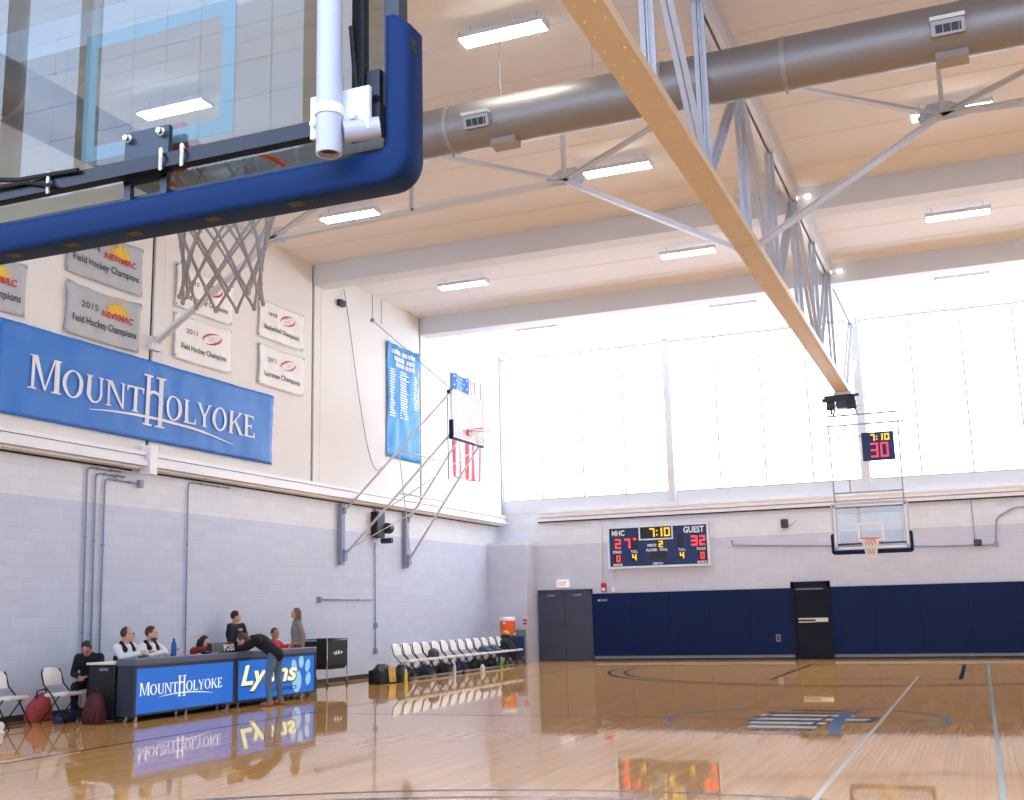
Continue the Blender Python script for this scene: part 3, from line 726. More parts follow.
for x in (-3.62, 2.6):
    vent(x, .25); vent(x+.3 if x < 0 else x+.02, 1.45)
d2 = thing('side_air_duct', 'silver round air duct along the left side seen through the glass backboard', 'duct', (-8.6, 10, 8.1))
b = MB()
arcp = [(0, YN-10, .1), (0, DY-10-1.0, .1)]+[(1.0-1.0*math.cos(t), DY-10-1.0+1.0*math.sin(t), .1+.22*t/(PI/2)) for t in [PI/2*k/6 for k in range(1, 7)]]
b.tube(arcp, .39, 36)
smooth_by_angle(b.build('duct_pipe', M['duct'], d2), .5)
bands = MB()
for y in (-9, -6, -3, 0, 2.4): bands.lathe([(.39, -.03), (.402, -.03), (.402, .03), (.39, .03)], (0, y, .1), 36, 'Y')
build_split(bands, 'joint_band', M['vent'], d2, True)
hang = MB()
for y in (-8, -3.5, 1): hang.tube([(0, y, .46), (0, y, ZC-8.1)], .006, 6)
build_split(hang, 'hanger_rod', M['frame_grey'], d2)

# ceiling lights
def fixture(x, y, label):
    o = thing('ceiling_light', label, 'ceiling light', (x, y, 9.42), 0, 'fluorescent ceiling lights')
    h = MB(); h.prism([(-.14, 0), (.14, 0), (.09, .1), (-.09, .1)], lambda a, b, d: (d, a, b), -.62, .62)
    h.box(-.64, -.62, -.145, .145, -.03, .1); h.box(.62, .64, -.145, .145, -.03, .1)
    h.build('housing', M['steel_w'], o)
    MB().box(-.615, .615, -.13, .13, -.025, -.001).build('diffuser', M['lamp'], o)
    c = MB()
    for xx in (-.5, .5): c.tube([(xx, 0, .1), (xx, 0, ZC-9.42)], .005, 6)
    build_split(c, 'suspension', M['frame_grey'], o)
rows = [(13.42, 'row beside the air duct'), (18.85, 'row just beyond the cross truss'), (24.3, 'row between the two deep beams'), (29.4, 'row nearest the far windows')]
cols = [(-8.72, 'nearest the left wall'), (-3.1, 'just left of the girder'), (2.62, 'just right of the girder')]
for yr, rn in rows:
    for xc, cn in cols:
        if yr < 14 and xc > 0: continue
        fixture(xc, yr, 'suspended fluorescent light %s in the %s' % (cn, rn))
for yr in (8.0, 2.5):
    for xc, cn in cols: fixture(xc, yr, 'suspended fluorescent light %s overhead at the near end, %s row' % (cn, 'first' if yr < 5 else 'second'))
def twin(y, label):
    o = thing('emergency_light', label, 'emergency light', (GX+.18, y, 9.42))
    MB().bbox(-.05, .05, -.05, .02, -.03, .06, .01).build('bracket', M['white'], o)
    for s in (-1, 1): MB().bbox(s*.13-.06, s*.13+.06, -.1, .0, -.04, .03, .012).build('lamp_head', M['lamp_small'], o)
twin(21.84, 'small twin-head emergency light on the nearer deep beam by the girder'); twin(27.34, 'small twin-head emergency light on the farther deep beam by the girder')

# ================================================================== BASKETS
def rim_and_net(root, zr, yc, netmat, sm=.0):
    R = .2286
    rm = MB(); rm.tube([(R*math.cos(2*PI*k/40), yc+R*math.sin(2*PI*k/40), zr) for k in range(40)], .0095, 8, closed=True)
    yb = yc-.38
    rm.prism([(-.12, yb+.035), (.12, yb+.035), (.07, yc-R*.96), (-.07, yc-R*.96)], lambda a, b, d: (a, b, d), zr-.012, zr+.004)
    for s in (-1, 1):
        rm.tube([(s*.11, yb+.05, zr-.06), (s*.16, yc-.18, zr-.01)], .011, 6)
    rm.box(-.11, .11, yb+.01, yb+.05, zr-.13, zr+.02)
    rm.build('rim', M['orange'], root, smooth=False)
    nt = MB(); n = 12; rows_ = 8
    prof = [(0, R), (.068, .2), (.134, .176), (.2, .156), (.265, .143), (.33, .134), (.395, .131), (.455, .142)]
    def P(i, k):
        z, r = prof[i]; a = 2*PI*(k+.5*(i % 2))/n; return Vector((r*math.cos(a), yc+r*math.sin(a), zr-.012-z))
    for i in range(rows_-1):
        for k in range(n):
            a = P(i, k)
            for kk in ((k, k-1) if i % 2 == 0 else (k, k+1)):
                nt.tube([a, P(i+1, kk)], .0052+sm, 5)
    for i in range(1, rows_):
        for k in range(n):
            q = P(i, k); nt.ell(q, .009, .009, .011, n=6)
    nt.build('net', netmat, root)
def backboard(root, pad_m, glass_m, decal_m, lines_front=True, zlo=2.80, zhi=3.96, steel='charcoal'):
    g = MB().box(-.885, .885, -.008, .008, zlo+.02, zhi-.02).build('glass_panel', glass_m, root)
    fr = MB()
    for s in (-1, 1): fr.box(min(s*.865, s*.915), max(s*.865, s*.915), -.035, .02, zlo, zhi)
    fr.box(-.865, .865, -.035, .02, zlo, zlo+.025); fr.box(-.865, .865, -.035, .02, zhi-.04, zhi)
    fr.build('board_frame', M[steel], root)
    t = MB(); z0, z1, w, w0, y = 3.0, 3.457, .051, .305, .0105
    for (a0, a1, b0, b1) in ((-w0, w0, z0, z0+w), (-w0, w0, z1-w, z1), (-w0, -w0+w, z0+w, z1-w), (w0-w, w0, z0+w, z1-w)): t.box(a0, a1, .0085, y, b0, b1)
    t.build('target_square', decal_m, root)
    if decal_m is M['decal']: lines_front = False
    bd = MB(); e = .05
    for (a0, a1, b0, b1) in ((-.86, .86, zhi-.1, zhi-.05), (-.86, .86, zlo+.03, zlo+.08), (-.86, -.81, zlo+.03, zhi-.05), (.81, .86, zlo+.03, zhi-.05)): bd.box(a0, a1, .0085, y, b0, b1)
    if lines_front: bd.build('border_line', decal_m, root)
    # U-shaped padding with rounded outside corners
    out = []; zt = 3.22; X = .962; zb = 2.70; r = .085
    out += [(-X, zt-.04), (-X, zb+r)]+[(-X+r-r*math.cos(t), zb+r-r*math.sin(t)) for t in [PI/2*k/6 for k in range(1, 7)]]
    out += [(X-r+r*math.sin(t), zb+r-r*math.cos(t)) for t in [PI/2*k/6 for k in range(0, 7)]]+[(X, zt-.04), (X-.045, zt)]
    inn = [(.885, zt), (.885, 2.82), (.87, 2.805), (-.87, 2.805), (-.885, 2.82), (-.885, zt), (-X+.045, zt)]
    bm = bmesh.new(); vs = [bm.verts.new((a, -.075, b_)) for a, b_ in out+inn]
    f_ = bm.faces.new(vs); ext = bmesh.ops.extrude_face_region(bm, geom=[f_])
    for v in ext['geom']:
        if isinstance(v, bmesh.types.BMVert): v.co.y = .04
    bmesh.ops.recalc_face_normals(bm, faces=bm.faces)
    ed = [e for e in bm.edges if abs(e.verts[0].co.y-e.verts[1].co.y) < 1e-5]
    bmesh.ops.bevel(bm, geom=ed, offset=.022, segments=3, affect='EDGES', profile=.5)
    mb = MB(); mb.addbm(bm); pd = smooth_by_angle(mb.build('edge_padding', pad_m, root), .7)
    sl = MB()
    for x in (-.8, -.55, -.3, -.05, .25, .55): sl.box(x, x+.05, -.055, -.02, zb-.002, zb+.004)
    sl.box(X-.006, X+.002, -.05, -.015, 3.1, 3.14)
    build_split(sl, 'strap_slot', M['black'], pd)

nb = thing('basketball_hoop', 'near glass backboard with royal blue padding seen from behind at top left', 'basketball hoop', (0, YB0, 0))
backboard(nb, M['pad_blue'], M['glass'], M['decal'])
rim_and_net(nb, 3.05, .38, M['net'])
bk = MB(); bk.box(-.9, .72, -.1, -.06, 2.872, 2.918); bk.box(-.9, .9, -.1, -.06, 3.86, 3.9)
build_split(bk, 'rear_steel_bar', M['blackm'], nb)
vb = MB()
for s in (-1, 1): vb.box(s*.8-.022, s*.8-.006, -.07, -.04, 2.98, 3.94); vb.box(s*.8+.006, s*.8+.018, -.07, -.04, 3.0, 3.94); vb.box(s*.8-.02, s*.86, -.07, -.045, 2.95, 2.975); vb.box(s*.8+.02, s*.86+.004, -.06, -.035, 2.93, 3.06)
build_split(vb, 'inner_upright', M['blackm'], nb)
gu = MB(); gu.box(-.065, .108, -.055, -.037, 2.86, 3.035); gu.box(-.062, -.036, -.055, -.037, 2.72, 2.87); gu.box(.08, .105, -.055, -.037, 2.72, 2.87)
gp = gu.build('mounting_plate', M['charcoal'], nb)
bo = MB()
for x in (-.045, .085): bo.lathe([(.009, 0), (.009, .012), (.015, .014), (.015, .026)], (x, -.08, 3.01), 8, 'Y')
build_split(bo, 'bolt', M['chrome'], gp)
for s in (-1, 1):
    pp = MB(); xo = s*.745; yo = -.14
    pp.lathe([(.031, 2.86), (.031, 2.785), (.037, 2.785), (.037, 6.25)], (xo, yo, 0), 20)
    po = smooth_by_angle(pp.build('mast_pipe', M['pipe'], nb), .6)
    MB().lathe([(.0312, 2.80), (.0312, 2.812)], (xo, yo, 0), 16).build('pipe_opening', M['black'], po)
    cl = MB(); cl.box(xo-.085, xo+.11, yo+.035, yo+.05, 2.86, 2.99); cl.lathe([(.041, 2.9), (.041, 2.93)], (xo, yo, 0), 20)
    for dx in (-.065, .065): cl.lathe([(.012, -.02), (.012, .0)], (xo+dx, yo+.035, 2.9), 8, 'Y')
    cl.build('pipe_clamp', M['white'], nb)
    st = MB(); st.tube([(xo+s*.03, yo+.03, 2.86), (xo+s*.12, yo+.08, 2.875)], .032, 14)
    smooth_by_angle(st.build('pipe_stub', M['pipe'], nb), .6)
cr = MB(); cr.box(.76, .87, -.07, -.035, 2.855, 2.95); cr.box(-.87, -.76, -.07, -.035, 2.855, 2.95)
build_split(cr, 'corner_bracket', M['charcoal'], nb)
cb = MB()
cb.tube([(-.9, -.11, 2.93), (-.75, -.115, 2.96), (-.6, -.115, 2.95), (-.45, -.11, 2.925), (-.3, -.11, 2.92), (-.2, -.11, 2.915)], .008, 6)
cb.tube([(-.9, -.115, 2.9), (-.6, -.115, 2.915), (-.42, -.112, 2.91), (-.3, -.112, 2.88)], .007, 6)
cb.tube([(.78, -.08, 3.2), (.8, -.085, 3.0), (.83, -.08, 2.98), (.82, -.08, 2.92)], .007, 6)
build_split(cb, 'power_cable', M['rubber'], nb)
zt_ = MB()
for x in (-.33, .12, .2): zt_.tube([(x, -.105, 2.865), (x+.01, -.115, 2.9), (x, -.105, 2.93), (x-.01, -.06, 2.9)], .006, 5, closed=True)
build_split(zt_, 'cable_tie', M['white'], nb)
tp = MB(); tp.tube([(-.95, -.14, 6.2), (.95, -.14, 6.2)], .035, 12); tp.box(-.55, -.25, -.22, -.05, 6.2, 6.72)
tp.tube([(-.745, -.14, 4.3), (.745, -.14, 4.3)], .02, 10)
tp.build('mast_crossbar', M['pipe'], nb)

fb = thing('basketball_hoop', 'far glass backboard with navy padding hanging above the dark single door', 'basketball hoop', (0, YB1, 0), PI)
backboard(fb, M['pad_navy'], M['glass_far'], M['decal_w'], steel='steel_b')
rim_and_net(fb, 3.05, .38, M['netw'], .004)
bk = MB(); bk.box(-.8, .8, -.09, -.05, 2.93, 2.97); bk.box(-.85, .85, -.09, -.05, 3.83, 3.88)
build_split(bk, 'rear_steel_bar', M['blackm'], fb)
wb = MB(); wb.box(-.72, .72, -.09, -.05, 3.7, 3.75)
for s in (-1, 1): wb.box(s*.78-.02, s*.78+.02, -.09, -.05, 2.97, 3.83)
wb.build('rear_white_bar', M['white'], fb)
ms = MB()
for s in (-1, 1): ms.tube([(s*.8, -.12, 2.9), (s*.84, -.12, 5.98)], .02, 10)
ms.tube([(-.9, -.12, 6.17), (.95, -.12, 6.17)], .024, 10); ms.tube([(-.97, -.12, 5.92), (.87, -.12, 5.92)], .022, 10)
ms.tube([(-.84, -.12, 5.62), (.84, -.12, 5.62)], .018, 10); ms.tube([(-.83, -.12, 4.22), (.83, -.12, 4.22)], .022, 10)
ms.tube([(.42, -.12, 4.2), (.42, -.12, 6.17)], .012, 8)
for s in (-1, 1): ms.tube([(s*.3+.4, -.12, 6.17), (s*.12+.4, -.12, 6.72)], .025, 8)
ms.build('mast_frame', M['mullion'], fb, smooth=True)
hm = thing('hoop_clamp', 'dark winch clamp under the girder end above the shot clock', 'clamp', (GX, YB1-.1, 6.4), 0)
k_ = MB(); k_.box(-.5, .3, -.08, .08, .1, .19); k_.box(-.45, .4, -.05, .05, .2, .26); k_.build('clamp_beam', M['black'], hm)
k_ = MB(); k_.box(-.15, .1, -.14, .14, -.1, .1); k_.lathe([(.11, -.1), (.11, .1)], (-.3, 0, .0), 14, 'X'); k_.lathe([(.1, -.12), (.12, -.1), (.12, .1), (.1, .12)], (.2, 0, 0), 14, 'X'); k_.tube([(-.3, 0, -.1), (-.3, 0, -.21)], .03, 8); k_.build('winch', M['charcoal'], hm)
k_ = MB(); k_.box(-.22, .22, -.04, .04, .26, .338); k_.tube([(.28, 0, -.05), (.45, 0, -.05), (.45, 0, -.14), (.28, 0, -.14)], .012, 6); k_.build('hanger_strap', M['steel_w'], hm)

sc_ = thing('shot_clock', 'navy shot clock showing 7:10 and red 30 above the far backboard', 'shot clock', (.34, YB1-.12, 4.96))
MB().bbox(-.38, .38, 0, .12, 0, .7, .01).build('housing', M['sb_navy'], sc_)
P_ = lambda a, b, d: (a, -d, b)
a_ = MB()
digit(a_, P_, '7', -.16, .48, .1, .17, .035, .004); quad(a_, P_, -.03, .0, .5, .53, .004); quad(a_, P_, -.03, .0, .57, .6, .004)
digit(a_, P_, '1', .03, .48, .1, .17, .035, .004); digit(a_, P_, '0', .16, .48, .12, .17, .035, .004); a_.build('time_digits', M['led_amber'], sc_)
a_ = MB(); digit(a_, P_, '3', -.18, .07, .18, .36, .045, .004); digit(a_, P_, '0', .05, .07, .19, .36, .045, .004); a_.build('shot_digits', M['led_pink'], sc_)
MB().box(-.2, .2, .12, .2, .2, .5).build('mount_bracket', M['charcoal'], sc_)

# side basket swung up against the left wall
sd = thing('side_basketball_hoop', 'white fold-up side basket carried on four long tubes from the left wall', 'basketball hoop', (XU, 25.5, 0))
bx = -9.2-XU; yA, yB = -.95, .95; zlo, zhi = 5.73, 6.92
MB().box(bx-.01, bx+.01, yA+.02, yB-.02, zlo+.02, zhi-.02).build('glass_panel', M['frost'], sd)
fr = MB(); fr.box(bx-.035, bx+.02, yA, yA+.035, zlo, zhi); fr.box(bx-.035, bx+.02, yB-.035, yB, zlo, zhi); fr.box(bx-.03, bx+.02, yA, yB, zlo, zlo+.03); fr.box(bx-.03, bx+.02, yA, yB, zhi-.03, zhi)
fr.build('board_frame', M['white'], sd)
pd = MB(); pd.bbox(bx-.07, bx+.04, yA-.04, yA+.025, zlo-.06, zlo+.42, .015); pd.bbox(bx-.06, bx+.03, yA+.02, yB, zlo-.05, zlo+.0, .012)
pd.build('edge_padding', M['pad_navy'], sd)
t = MB()
for (a0, a1, b0, b1) in ((-.3, .3, 5.95, 6.0), (-.3, .3, 6.36, 6.41), (-.3, -.25, 5.95, 6.41), (.25, .3, 5.95, 6.41)): t.box(bx+.0105, bx+.012, a0, a1, b0, b1)
t.build('target_square', M['white'], sd)
rm = MB(); R = .2286; rc = bx+.38; zr = 6.0
rm.tube([(rc+R*math.cos(2*PI*k/32), R*math.sin(2*PI*k/32), zr) for k in range(32)], .011, 8, closed=True)
rm.box(bx+.01, bx+.06, -.11, .11, zr-.13, zr+.02); rm.box(bx+.03, rc-R*.95, -.07, .07, zr-.014, zr+.004)
rm.build('rim', M['orange'], sd)
nt = MB(); n = 10; prof = [(0, R), (.1, .2), (.2, .17), (.3, .15), (.38, .16)]
def P(i, k):
    z, r = prof[i]; a = 2*PI*(k+.5*(i % 2))/n; return Vector((rc+r*math.cos(a), r*math.sin(a), zr-.012-z))
for i in range(4):
    for k in range(n):
        for kk in ((k, k-1) if i % 2 == 0 else (k, k+1)): nt.tube([P(i, k), P(i+1, kk)], .005, 5)
nt.build('net', M['netw'], sd)
xb = XW+.12-XU
for (yw_, yb_) in ((-2.04, yA+.05), (1.26, yB-.05)):
    lo0, lo1 = (xb+.05, yw_, 2.93), (bx-.04, yb_, zlo+.1); up0, up1 = (xb+.05, yw_, 3.98), (bx-.04, yb_, zhi-.06)
    MB().tube([lo0, lo1], .03, 10).build('lower_arm', M['steel_w'], sd, smooth=True)
    MB().tube([up0, up1], .026, 10).build('upper_arm', M['steel_w'], sd, smooth=True)
    br = MB(); br.bbox(XW-XU, XW-XU+.12, yw_-.08, yw_+.08, 2.7, 4.15, .01); br.box(XW-XU+.1, XW-XU+.18, yw_-.04, yw_+.1, 2.78, 3.05); br.box(XW-XU+.1, XW-XU+.17, yw_-.04, yw_+.06, 3.9, 4.05)
    br.build('wall_bracket', M['frame_grey'], sd)
cx_ = MB(); f3 = lambda p, q, t: tuple(p[i]+(q[i]-p[i])*t for i in range(3))
lL = ((xb+.05, -2.04, 2.93), (bx-.04, yA+.05, zlo+.1)); lR = ((xb+.05, 1.26, 2.93), (bx-.04, yB-.05, zlo+.1)); uL = ((xb+.05, -2.04, 3.98), (bx-.04, yA+.05, zhi-.06)); uR = ((xb+.05, 1.26, 3.98), (bx-.04, yB-.05, zhi-.06))
cx_.tube([f3(*uL, .5), f3(*uR, .5)], .022, 8); cx_.tube([f3(*lL, .5), f3(*lR, .5)], .02, 8)
cx_.tube([f3(*lL, .35), f3(*lR, .95)], .014, 8); cx_.tube([f3(*uL, .5), f3(*lR, .02)], .012, 8); cx_.tube([f3(*lL, .05), f3(*lR, .6)], .012, 8)
cx_.build('cross_brace', M['steel_w'], sd, smooth=True)
lk = MB(); lk.tube([up1, (bx-.12, yB-.3, zhi)], .02, 8); lk.tube([(bx-.12, yA+.02, zhi-.06), (bx-.03, yA+.02, zhi-.06)], .05, 10); lk.tube([(bx-.16, yA+.1, zhi-.1), (bx-.16, yA+.1, zlo-.2), (bx-.25, yA+.3, zlo-1.0)], .012, 6)
lk.build('hinge_link', M['charcoal'], sd)
cab = MB(); cab.tube([(bx-.05, yA+.1, zhi), (.12, -1.0, 8.9), (.12, -1.0, 9.6)], .012, 6)
pts_ = [(.05, -2.3+1.9*t, 9.4-5.2*math.sin(t*PI/2)**1.2+1.0*t*t) for t in [k/14 for k in range(15)]]
cab.tube(pts_, .011, 6); cab.tube([(.05, -.4, 9.6), (.05, -.4, 8.95)], .01, 6); cab.ell((.12, -1.0, 8.9), .06, .06, .06)
cab.build('hoist_cable', M['frame_grey'], sd)
wn = thing('winch', 'black electric winch on the block wall between the side basket brackets', 'winch', (XW, 25.2, 3.72))
w_ = MB(); w_.bbox(0, .2, -.22, .18, -.3, .35, .02); w_.build('motor_box', M['black'], wn)
w_ = MB(); w_.lathe([(.12, 0), (.14, .03), (.14, .2), (.12, .24)], (.2, .2, -.05), 14, 'Y'); w_.lathe([(.07, 0), (.07, .3)], (.14, .1, -.38), 12, 'X'); w_.build('cable_drum', M['charcoal'], wn)
w_ = MB(); w_.tube([(.1, 0, .34), (.1, 0, .55)], .015, 8); w_.box(-.0, .03, -.05, .05, .35, .5); w_.build('mounting_strap', M['frame_grey'], wn)
tag(MB().bbox(XU, XU+.12, 22.95, 23.2, 9.02-.1, 9.02+.06, .02).build('wall_sensor', M['charcoal']), 'small grey sensor high on the white wall panel right of the beam', 'sensor')

# ================================================================== BANNERS AND FLAG
def cloth_banner(name, label, y0, y1, z0, z1, m, amp=.02, group=None, cat='banner', x=XU, nx=24, nz=14, sag=.03, seed=0, dip=0):
    w, h = y1-y0, z1-z0
    o = thing(name, label, cat, (x+.04, (y0+y1)/2, (z0+z1)/2), 0, group)
    def disp(a, b):
        u, v = a/w+.5, b/h+.5
        d = noise.noise(Vector((a*3.0+seed*7, b*1.1, seed)))*amp
        d += noise.noise(Vector((a*5+b*4+seed*3, b*5-a*2, seed+5)))*amp*.5
        r = min(math.hypot(u, v-1), math.hypot(u-1, v-1))
        return d+amp*.6*math.sin(r*26)*max(0, 1-r*2.2)
    def P(a, b, d=0): return (disp(a, b)+d, a, b)
    mb = MB(); V = []
    for i in range(nx+1):
        for j in range(nz+1):
            u, v = i/nx, j/nz; a, b = (u-.5)*w, (v-.5)*h
            b += -sag*math.sin(PI*u)*(v if v > .5 else .3)+(dip*(v-.5))*0
            a += (.5-v)*.0-.03*math.sin(PI*v)*(u-.5)*2
            V.append(P(a, b))
    F = [(i*(nz+1)+j, (i+1)*(nz+1)+j, (i+1)*(nz+1)+j+1, i*(nz+1)+j+1) for i in range(nx) for j in range(nz)]
    mb.add(V, F); c = mb.build('cloth', m, o, smooth=True)
    md = c.modifiers.new('thick', 'SOLIDIFY'); md.thickness = .004
    for sx in (-1, 1):
        for sz in (-1, 1):
            q = P(sx*(w/2-.04), sz*(h/2-.05)); MB().lathe([(.012, -.0395), (.012, q[0]+.006), (.02, q[0]+.006), (.014, q[0]+.014)], (0, q[1], q[2]), 8, 'X').build('fastener', M['frame_grey'], o)
    return o, (lambda a, b, d: P(a, b, d)), w, h
bo_, pl, w, h = cloth_banner('team_banner', 'huge blue Mount Holyoke banner across the left wall above the scorers table', 12.76, 20.28, 4.62+.1, 6.22, M['banner_blue'], .025, nx=60, nz=20, sag=.0)
mb = MB(); put_logo(mb, pl, 13.42-16.52, 19.62-16.52, 5.2-5.47, .56, .026); mb.build('wordmark', M['letter_w'], bo_)
gr = 'championship banners on the left wall'
def text_line(pl, txt, a0, a1, b0, b1, m, o, name, d=.012, **k):
    mb = MB(); put_text(mb, pl, txt, a0, a1, b0, b1, d, **k); return mb.build(name, m, o)
def grey_banner(y0, y1, z0, z1, year, label, seed):
    o, pl, w, h = cloth_banner('championship_banner', label, y0, y1, z0, z1, M['banner_grey'], .03, gr, seed=seed, sag=.05)
    a0, a1 = -w*.02, w*.36
    mb = MB()
    for k in range(9):
        t = PI*(k+.5)/9; cx = (a0+a1)/2
        polyf(mb, pl, [(cx, .1), (cx+.2*math.cos(t-.17), .1+.17*math.sin(t-.17)), (cx+(.3+.06*(k % 2))*math.cos(t), .1+(.26+.06*(k % 2))*math.sin(t)), (cx+.2*math.cos(t+.17), .1+.17*math.sin(t+.17))], .013)
    mb.build('sunburst', M['yellow'], o)
    text_line(pl, 'NEWMAC', a0-.04, a1+.06, .0, .12, M['red'], o, 'league_name', .017, shear=.2, weight=.03)
    if year: text_line(pl, year, -w*.3, -w*.09, .06, .17, M['ink'], o, 'year')
    text_line(pl, 'Field Hockey Champions', -w*.42, w*.44, -.27, -.1, M['ink'], o, 'title_line', weight=.012)
grey_banner(14.12, 16.03, 7.36, 8.28, '2014', 'grey field hockey banner with yellow sunburst, upper one left of the wall joint', 1)
grey_banner(14.15, 16.0, 6.3, 7.22, '2015', 'grey 2015 field hockey banner with yellow sunburst just above the blue banner', 2)
grey_banner(11.4, 13.3, 6.33, 7.2, '', 'grey banner cut by the left edge of the photo above the blue banner', 3)
def white_banner(y0, y1, z0, z1, year, sport, label, seed):
    o, pl, w, h = cloth_banner('championship_banner', label, y0, y1, z0, z1, M['banner_white'], .025, gr, seed=seed, sag=.04)
    mb = MB(); cx, cy = w*.14, h*.14
    for (s0, s1, ph) in ((.25*PI, 1.1*PI, 0), (1.25*PI, 2.1*PI, 0)):
        n = 14
        for k in range(n):
            a, b = s0+(s1-s0)*k/n, s0+(s1-s0)*(k+1)/n
            f = lambda t, r: (cx+(.3-r)*math.cos(t), cy+(.12-r*.6)*math.sin(t)+.12*math.cos(t)*.4)
            wd = .05*math.sin(PI*(k+.5)/n)+.012
            polyf(mb, pl, [f(a, 0), f(b, 0), f(b, wd), f(a, wd)], .012)
    mb.build('red_swoosh', M['red'], o)
    text_line(pl, 'GNAC' if False else 'CAC', cx-.13, cx+.13, cy-.05, cy+.05, M['emblem'], o, 'league_name', .014, shear=.2)
    text_line(pl, year, -w*.3, -w*.12, h*.1, h*.2, M['ink'], o, 'year')
    text_line(pl, sport+' Champions', -w*.38, w*.4, -h*.3, -h*.14, M['ink'], o, 'title_line', weight=.012)
white_banner(16.95, 18.78, 7.44, 8.32, '2010', 'Field Hockey', 'white champions banner behind the near net, upper left of four', 4)
white_banner(16.94, 18.76, 6.42, 7.34, '2011', 'Field Hockey', 'white field hockey banner with red swoosh, lower left of four', 5)
white_banner(19.68, 21.44, 7.45, 8.32, '1998', 'Basketball', 'white banner with red swoosh, upper right of four by the beam', 6)
white_banner(19.7, 21.48, 6.41, 7.32, '2012', 'Lacrosse', 'white banner with red swoosh, lower right of four by the beam', 7)
o, pl, w, h = cloth_banner('record_banner', 'tall sky blue banner listing names beside the side basket', 25.4, 27.28, 5.52, 8.58, M['list_blue'], .05, seed=9, nx=30, nz=20, sag=.02)
mb = MB()
for b_, a0_, a1_, n_ in ((.41, -.36, .36, 13), (.35, -.3, .3, 9), (.3, -.26, .32, 11)):
    for k in range(n_):
        if k in (5,): continue
        st_ = (a1_-a0_)/n_; quad(mb, pl, w*(a0_+st_*k), w*(a0_+st_*(k+.78)), h*b_, h*(b_+.038), .02)
mb.build('heading', M['letter_w'], o)
mb = MB()
for c_, (a0, a1) in enumerate(((-.43, -.24), (-.13, .15), (.3, .44))):
    for r_ in range(19 if c_ < 2 else 14):
        b = h*(.26-.0225*r_); ln = (a1-a0)*random.uniform(.75, 1)
        quad(mb, pl, w*a0, w*(a0+ln), b, b+h*.011, .02)
mb.build('name_lines', M['letter_w'], o)

# flag hung vertically
fl = thing('flag', 'flag with red and white stripes hanging down the wall behind the side basket', 'flag', (XU+.06, 30.38, 6.94))
W_, H_ = 2.05, 3.05; mb = MB(); nx, nz = 26, 24
def fp(a, b, d=0):
    return (.05*math.sin(a*7+.6*b)+.025*math.sin(a*15+1)+d, a*(1-.04*(b < 0)*abs(b)), b)
V = [fp((i/nx-.5)*W_, (j/nz-.5)*H_) for i in range(nx+1) for j in range(nz+1)]
mb.v = V
for i in range(nx):
    for j in range(nz):
        mb.k = 2 if (i < 14 and j >= nz*.6) else (i//2) % 2
        mb.add([], [])
        mb.f.append((i*(nz+1)+j, (i+1)*(nz+1)+j, (i+1)*(nz+1)+j+1, i*(nz+1)+j+1)); mb.mi.append(mb.k)
c = mb.build('flag_cloth', [M['flag_red'], M['flag_white'], M['flag_blue']], fl, smooth=True)
st = MB()
for r_ in range(9):
    for q in range(6 if r_ % 2 == 0 else 5):
        ca = -W_/2+.1+(q+.5*(r_ % 2))*.175; cb_ = H_/2-.09-r_*.13
        polyf(st, fp, [(ca+(.038 if k % 2 == 0 else .015)*math.sin(k*PI/5), cb_+(.038 if k % 2 == 0 else .015)*math.cos(k*PI/5)) for k in range(10)], .012)
st.build('stars', M['flag_white'], fl)
MB().tube([(0, -W_/2, H_/2), (0, W_/2, H_/2)], .02, 8).build('hanging_rod', M['white'], fl)

# ================================================================== SCOREBOARD
sb = thing('scoreboard', 'navy scoreboard reading 27 to 32 on the far wall', 'scoreboard', (-6.46, YF, 2.71))
W2, H2 = 1.56, 1.27
MB().box(-W2+.03, W2-.03, -.14, 0, .03, H2-.03).build('face_panel', M['sb_navy'], sb)
f = MB(); f.box(-W2, W2, -.18, 0, 0, .06); f.box(-W2, W2, -.18, 0, H2-.06, H2); f.box(-W2, -W2+.06, -.18, 0, .06, H2-.06); f.box(W2-.06, W2, -.18, 0, .06, H2-.06)
f.build('frame', M['sb_frame'], sb)
f = MB(); f.box(-.57, .48, -.165, -.14, .82, .86); f.box(-.57, .48, -.165, -.14, 1.22, 1.255); f.box(-.57, -.53, -.165, -.14, .86, 1.22); f.box(.44, .48, -.165, -.14, .86, 1.22)
f.build('clock_frame', M['sb_frame'], sb)
dk = MB()
for (a0, a1, b0, b1) in ((-.53, .44, .86, 1.22), (-.78, -.62, .55, .93), (.6, .78, .55, .95), (-.28, .26, .24, .46), (-1.37, -1.14, .18, .43), (1.22, 1.45, .18, .43), (.64, .82, .21, .45), (-.82, -.64, .21, .45), (-.02, .2, .58, .8)): dk.box(a0, a1, -.146, -.14, b0, b1)
build_split(dk, 'digit_window', M['sb_dark'], sb)
P_ = lambda a, b, d: (a, -.14-d, b)
w_ = MB()
for txt, a0, a1, b0, b1 in (('MHC', -1.42, -1.02, .98, 1.15), ('GUEST', .8, 1.42, .98, 1.17), ('PERIOD', -.32, -.04, .62, .7), ('PLAYER', -.36, -.02, .48, .56), ('FOUL', .06, .3, .48, .56),
                            ('FOULS', -1.4, -1.14, .46, .54), ('T.O.L.', -.84, -.62, .46, .54), ('T.O.L.', .62, .84, .46, .54), ('FOULS', 1.18, 1.44, .46, .54), ('BONUS', -1.4, -1.12, .08, .15), ('BONUS', 1.18, 1.46, .08, .15), ('NEVCO', -.17, .14, .08, .15)):
    put_text(w_, P_, txt, a0, a1, b0, b1, .003, weight=.03)
w_.build('lettering', M['letter_w'], sb)
def led_digit(name, m, par, pl_, *a):
    mb = MB(); digit(mb, pl_, *a); return mb.build(name, m, par)
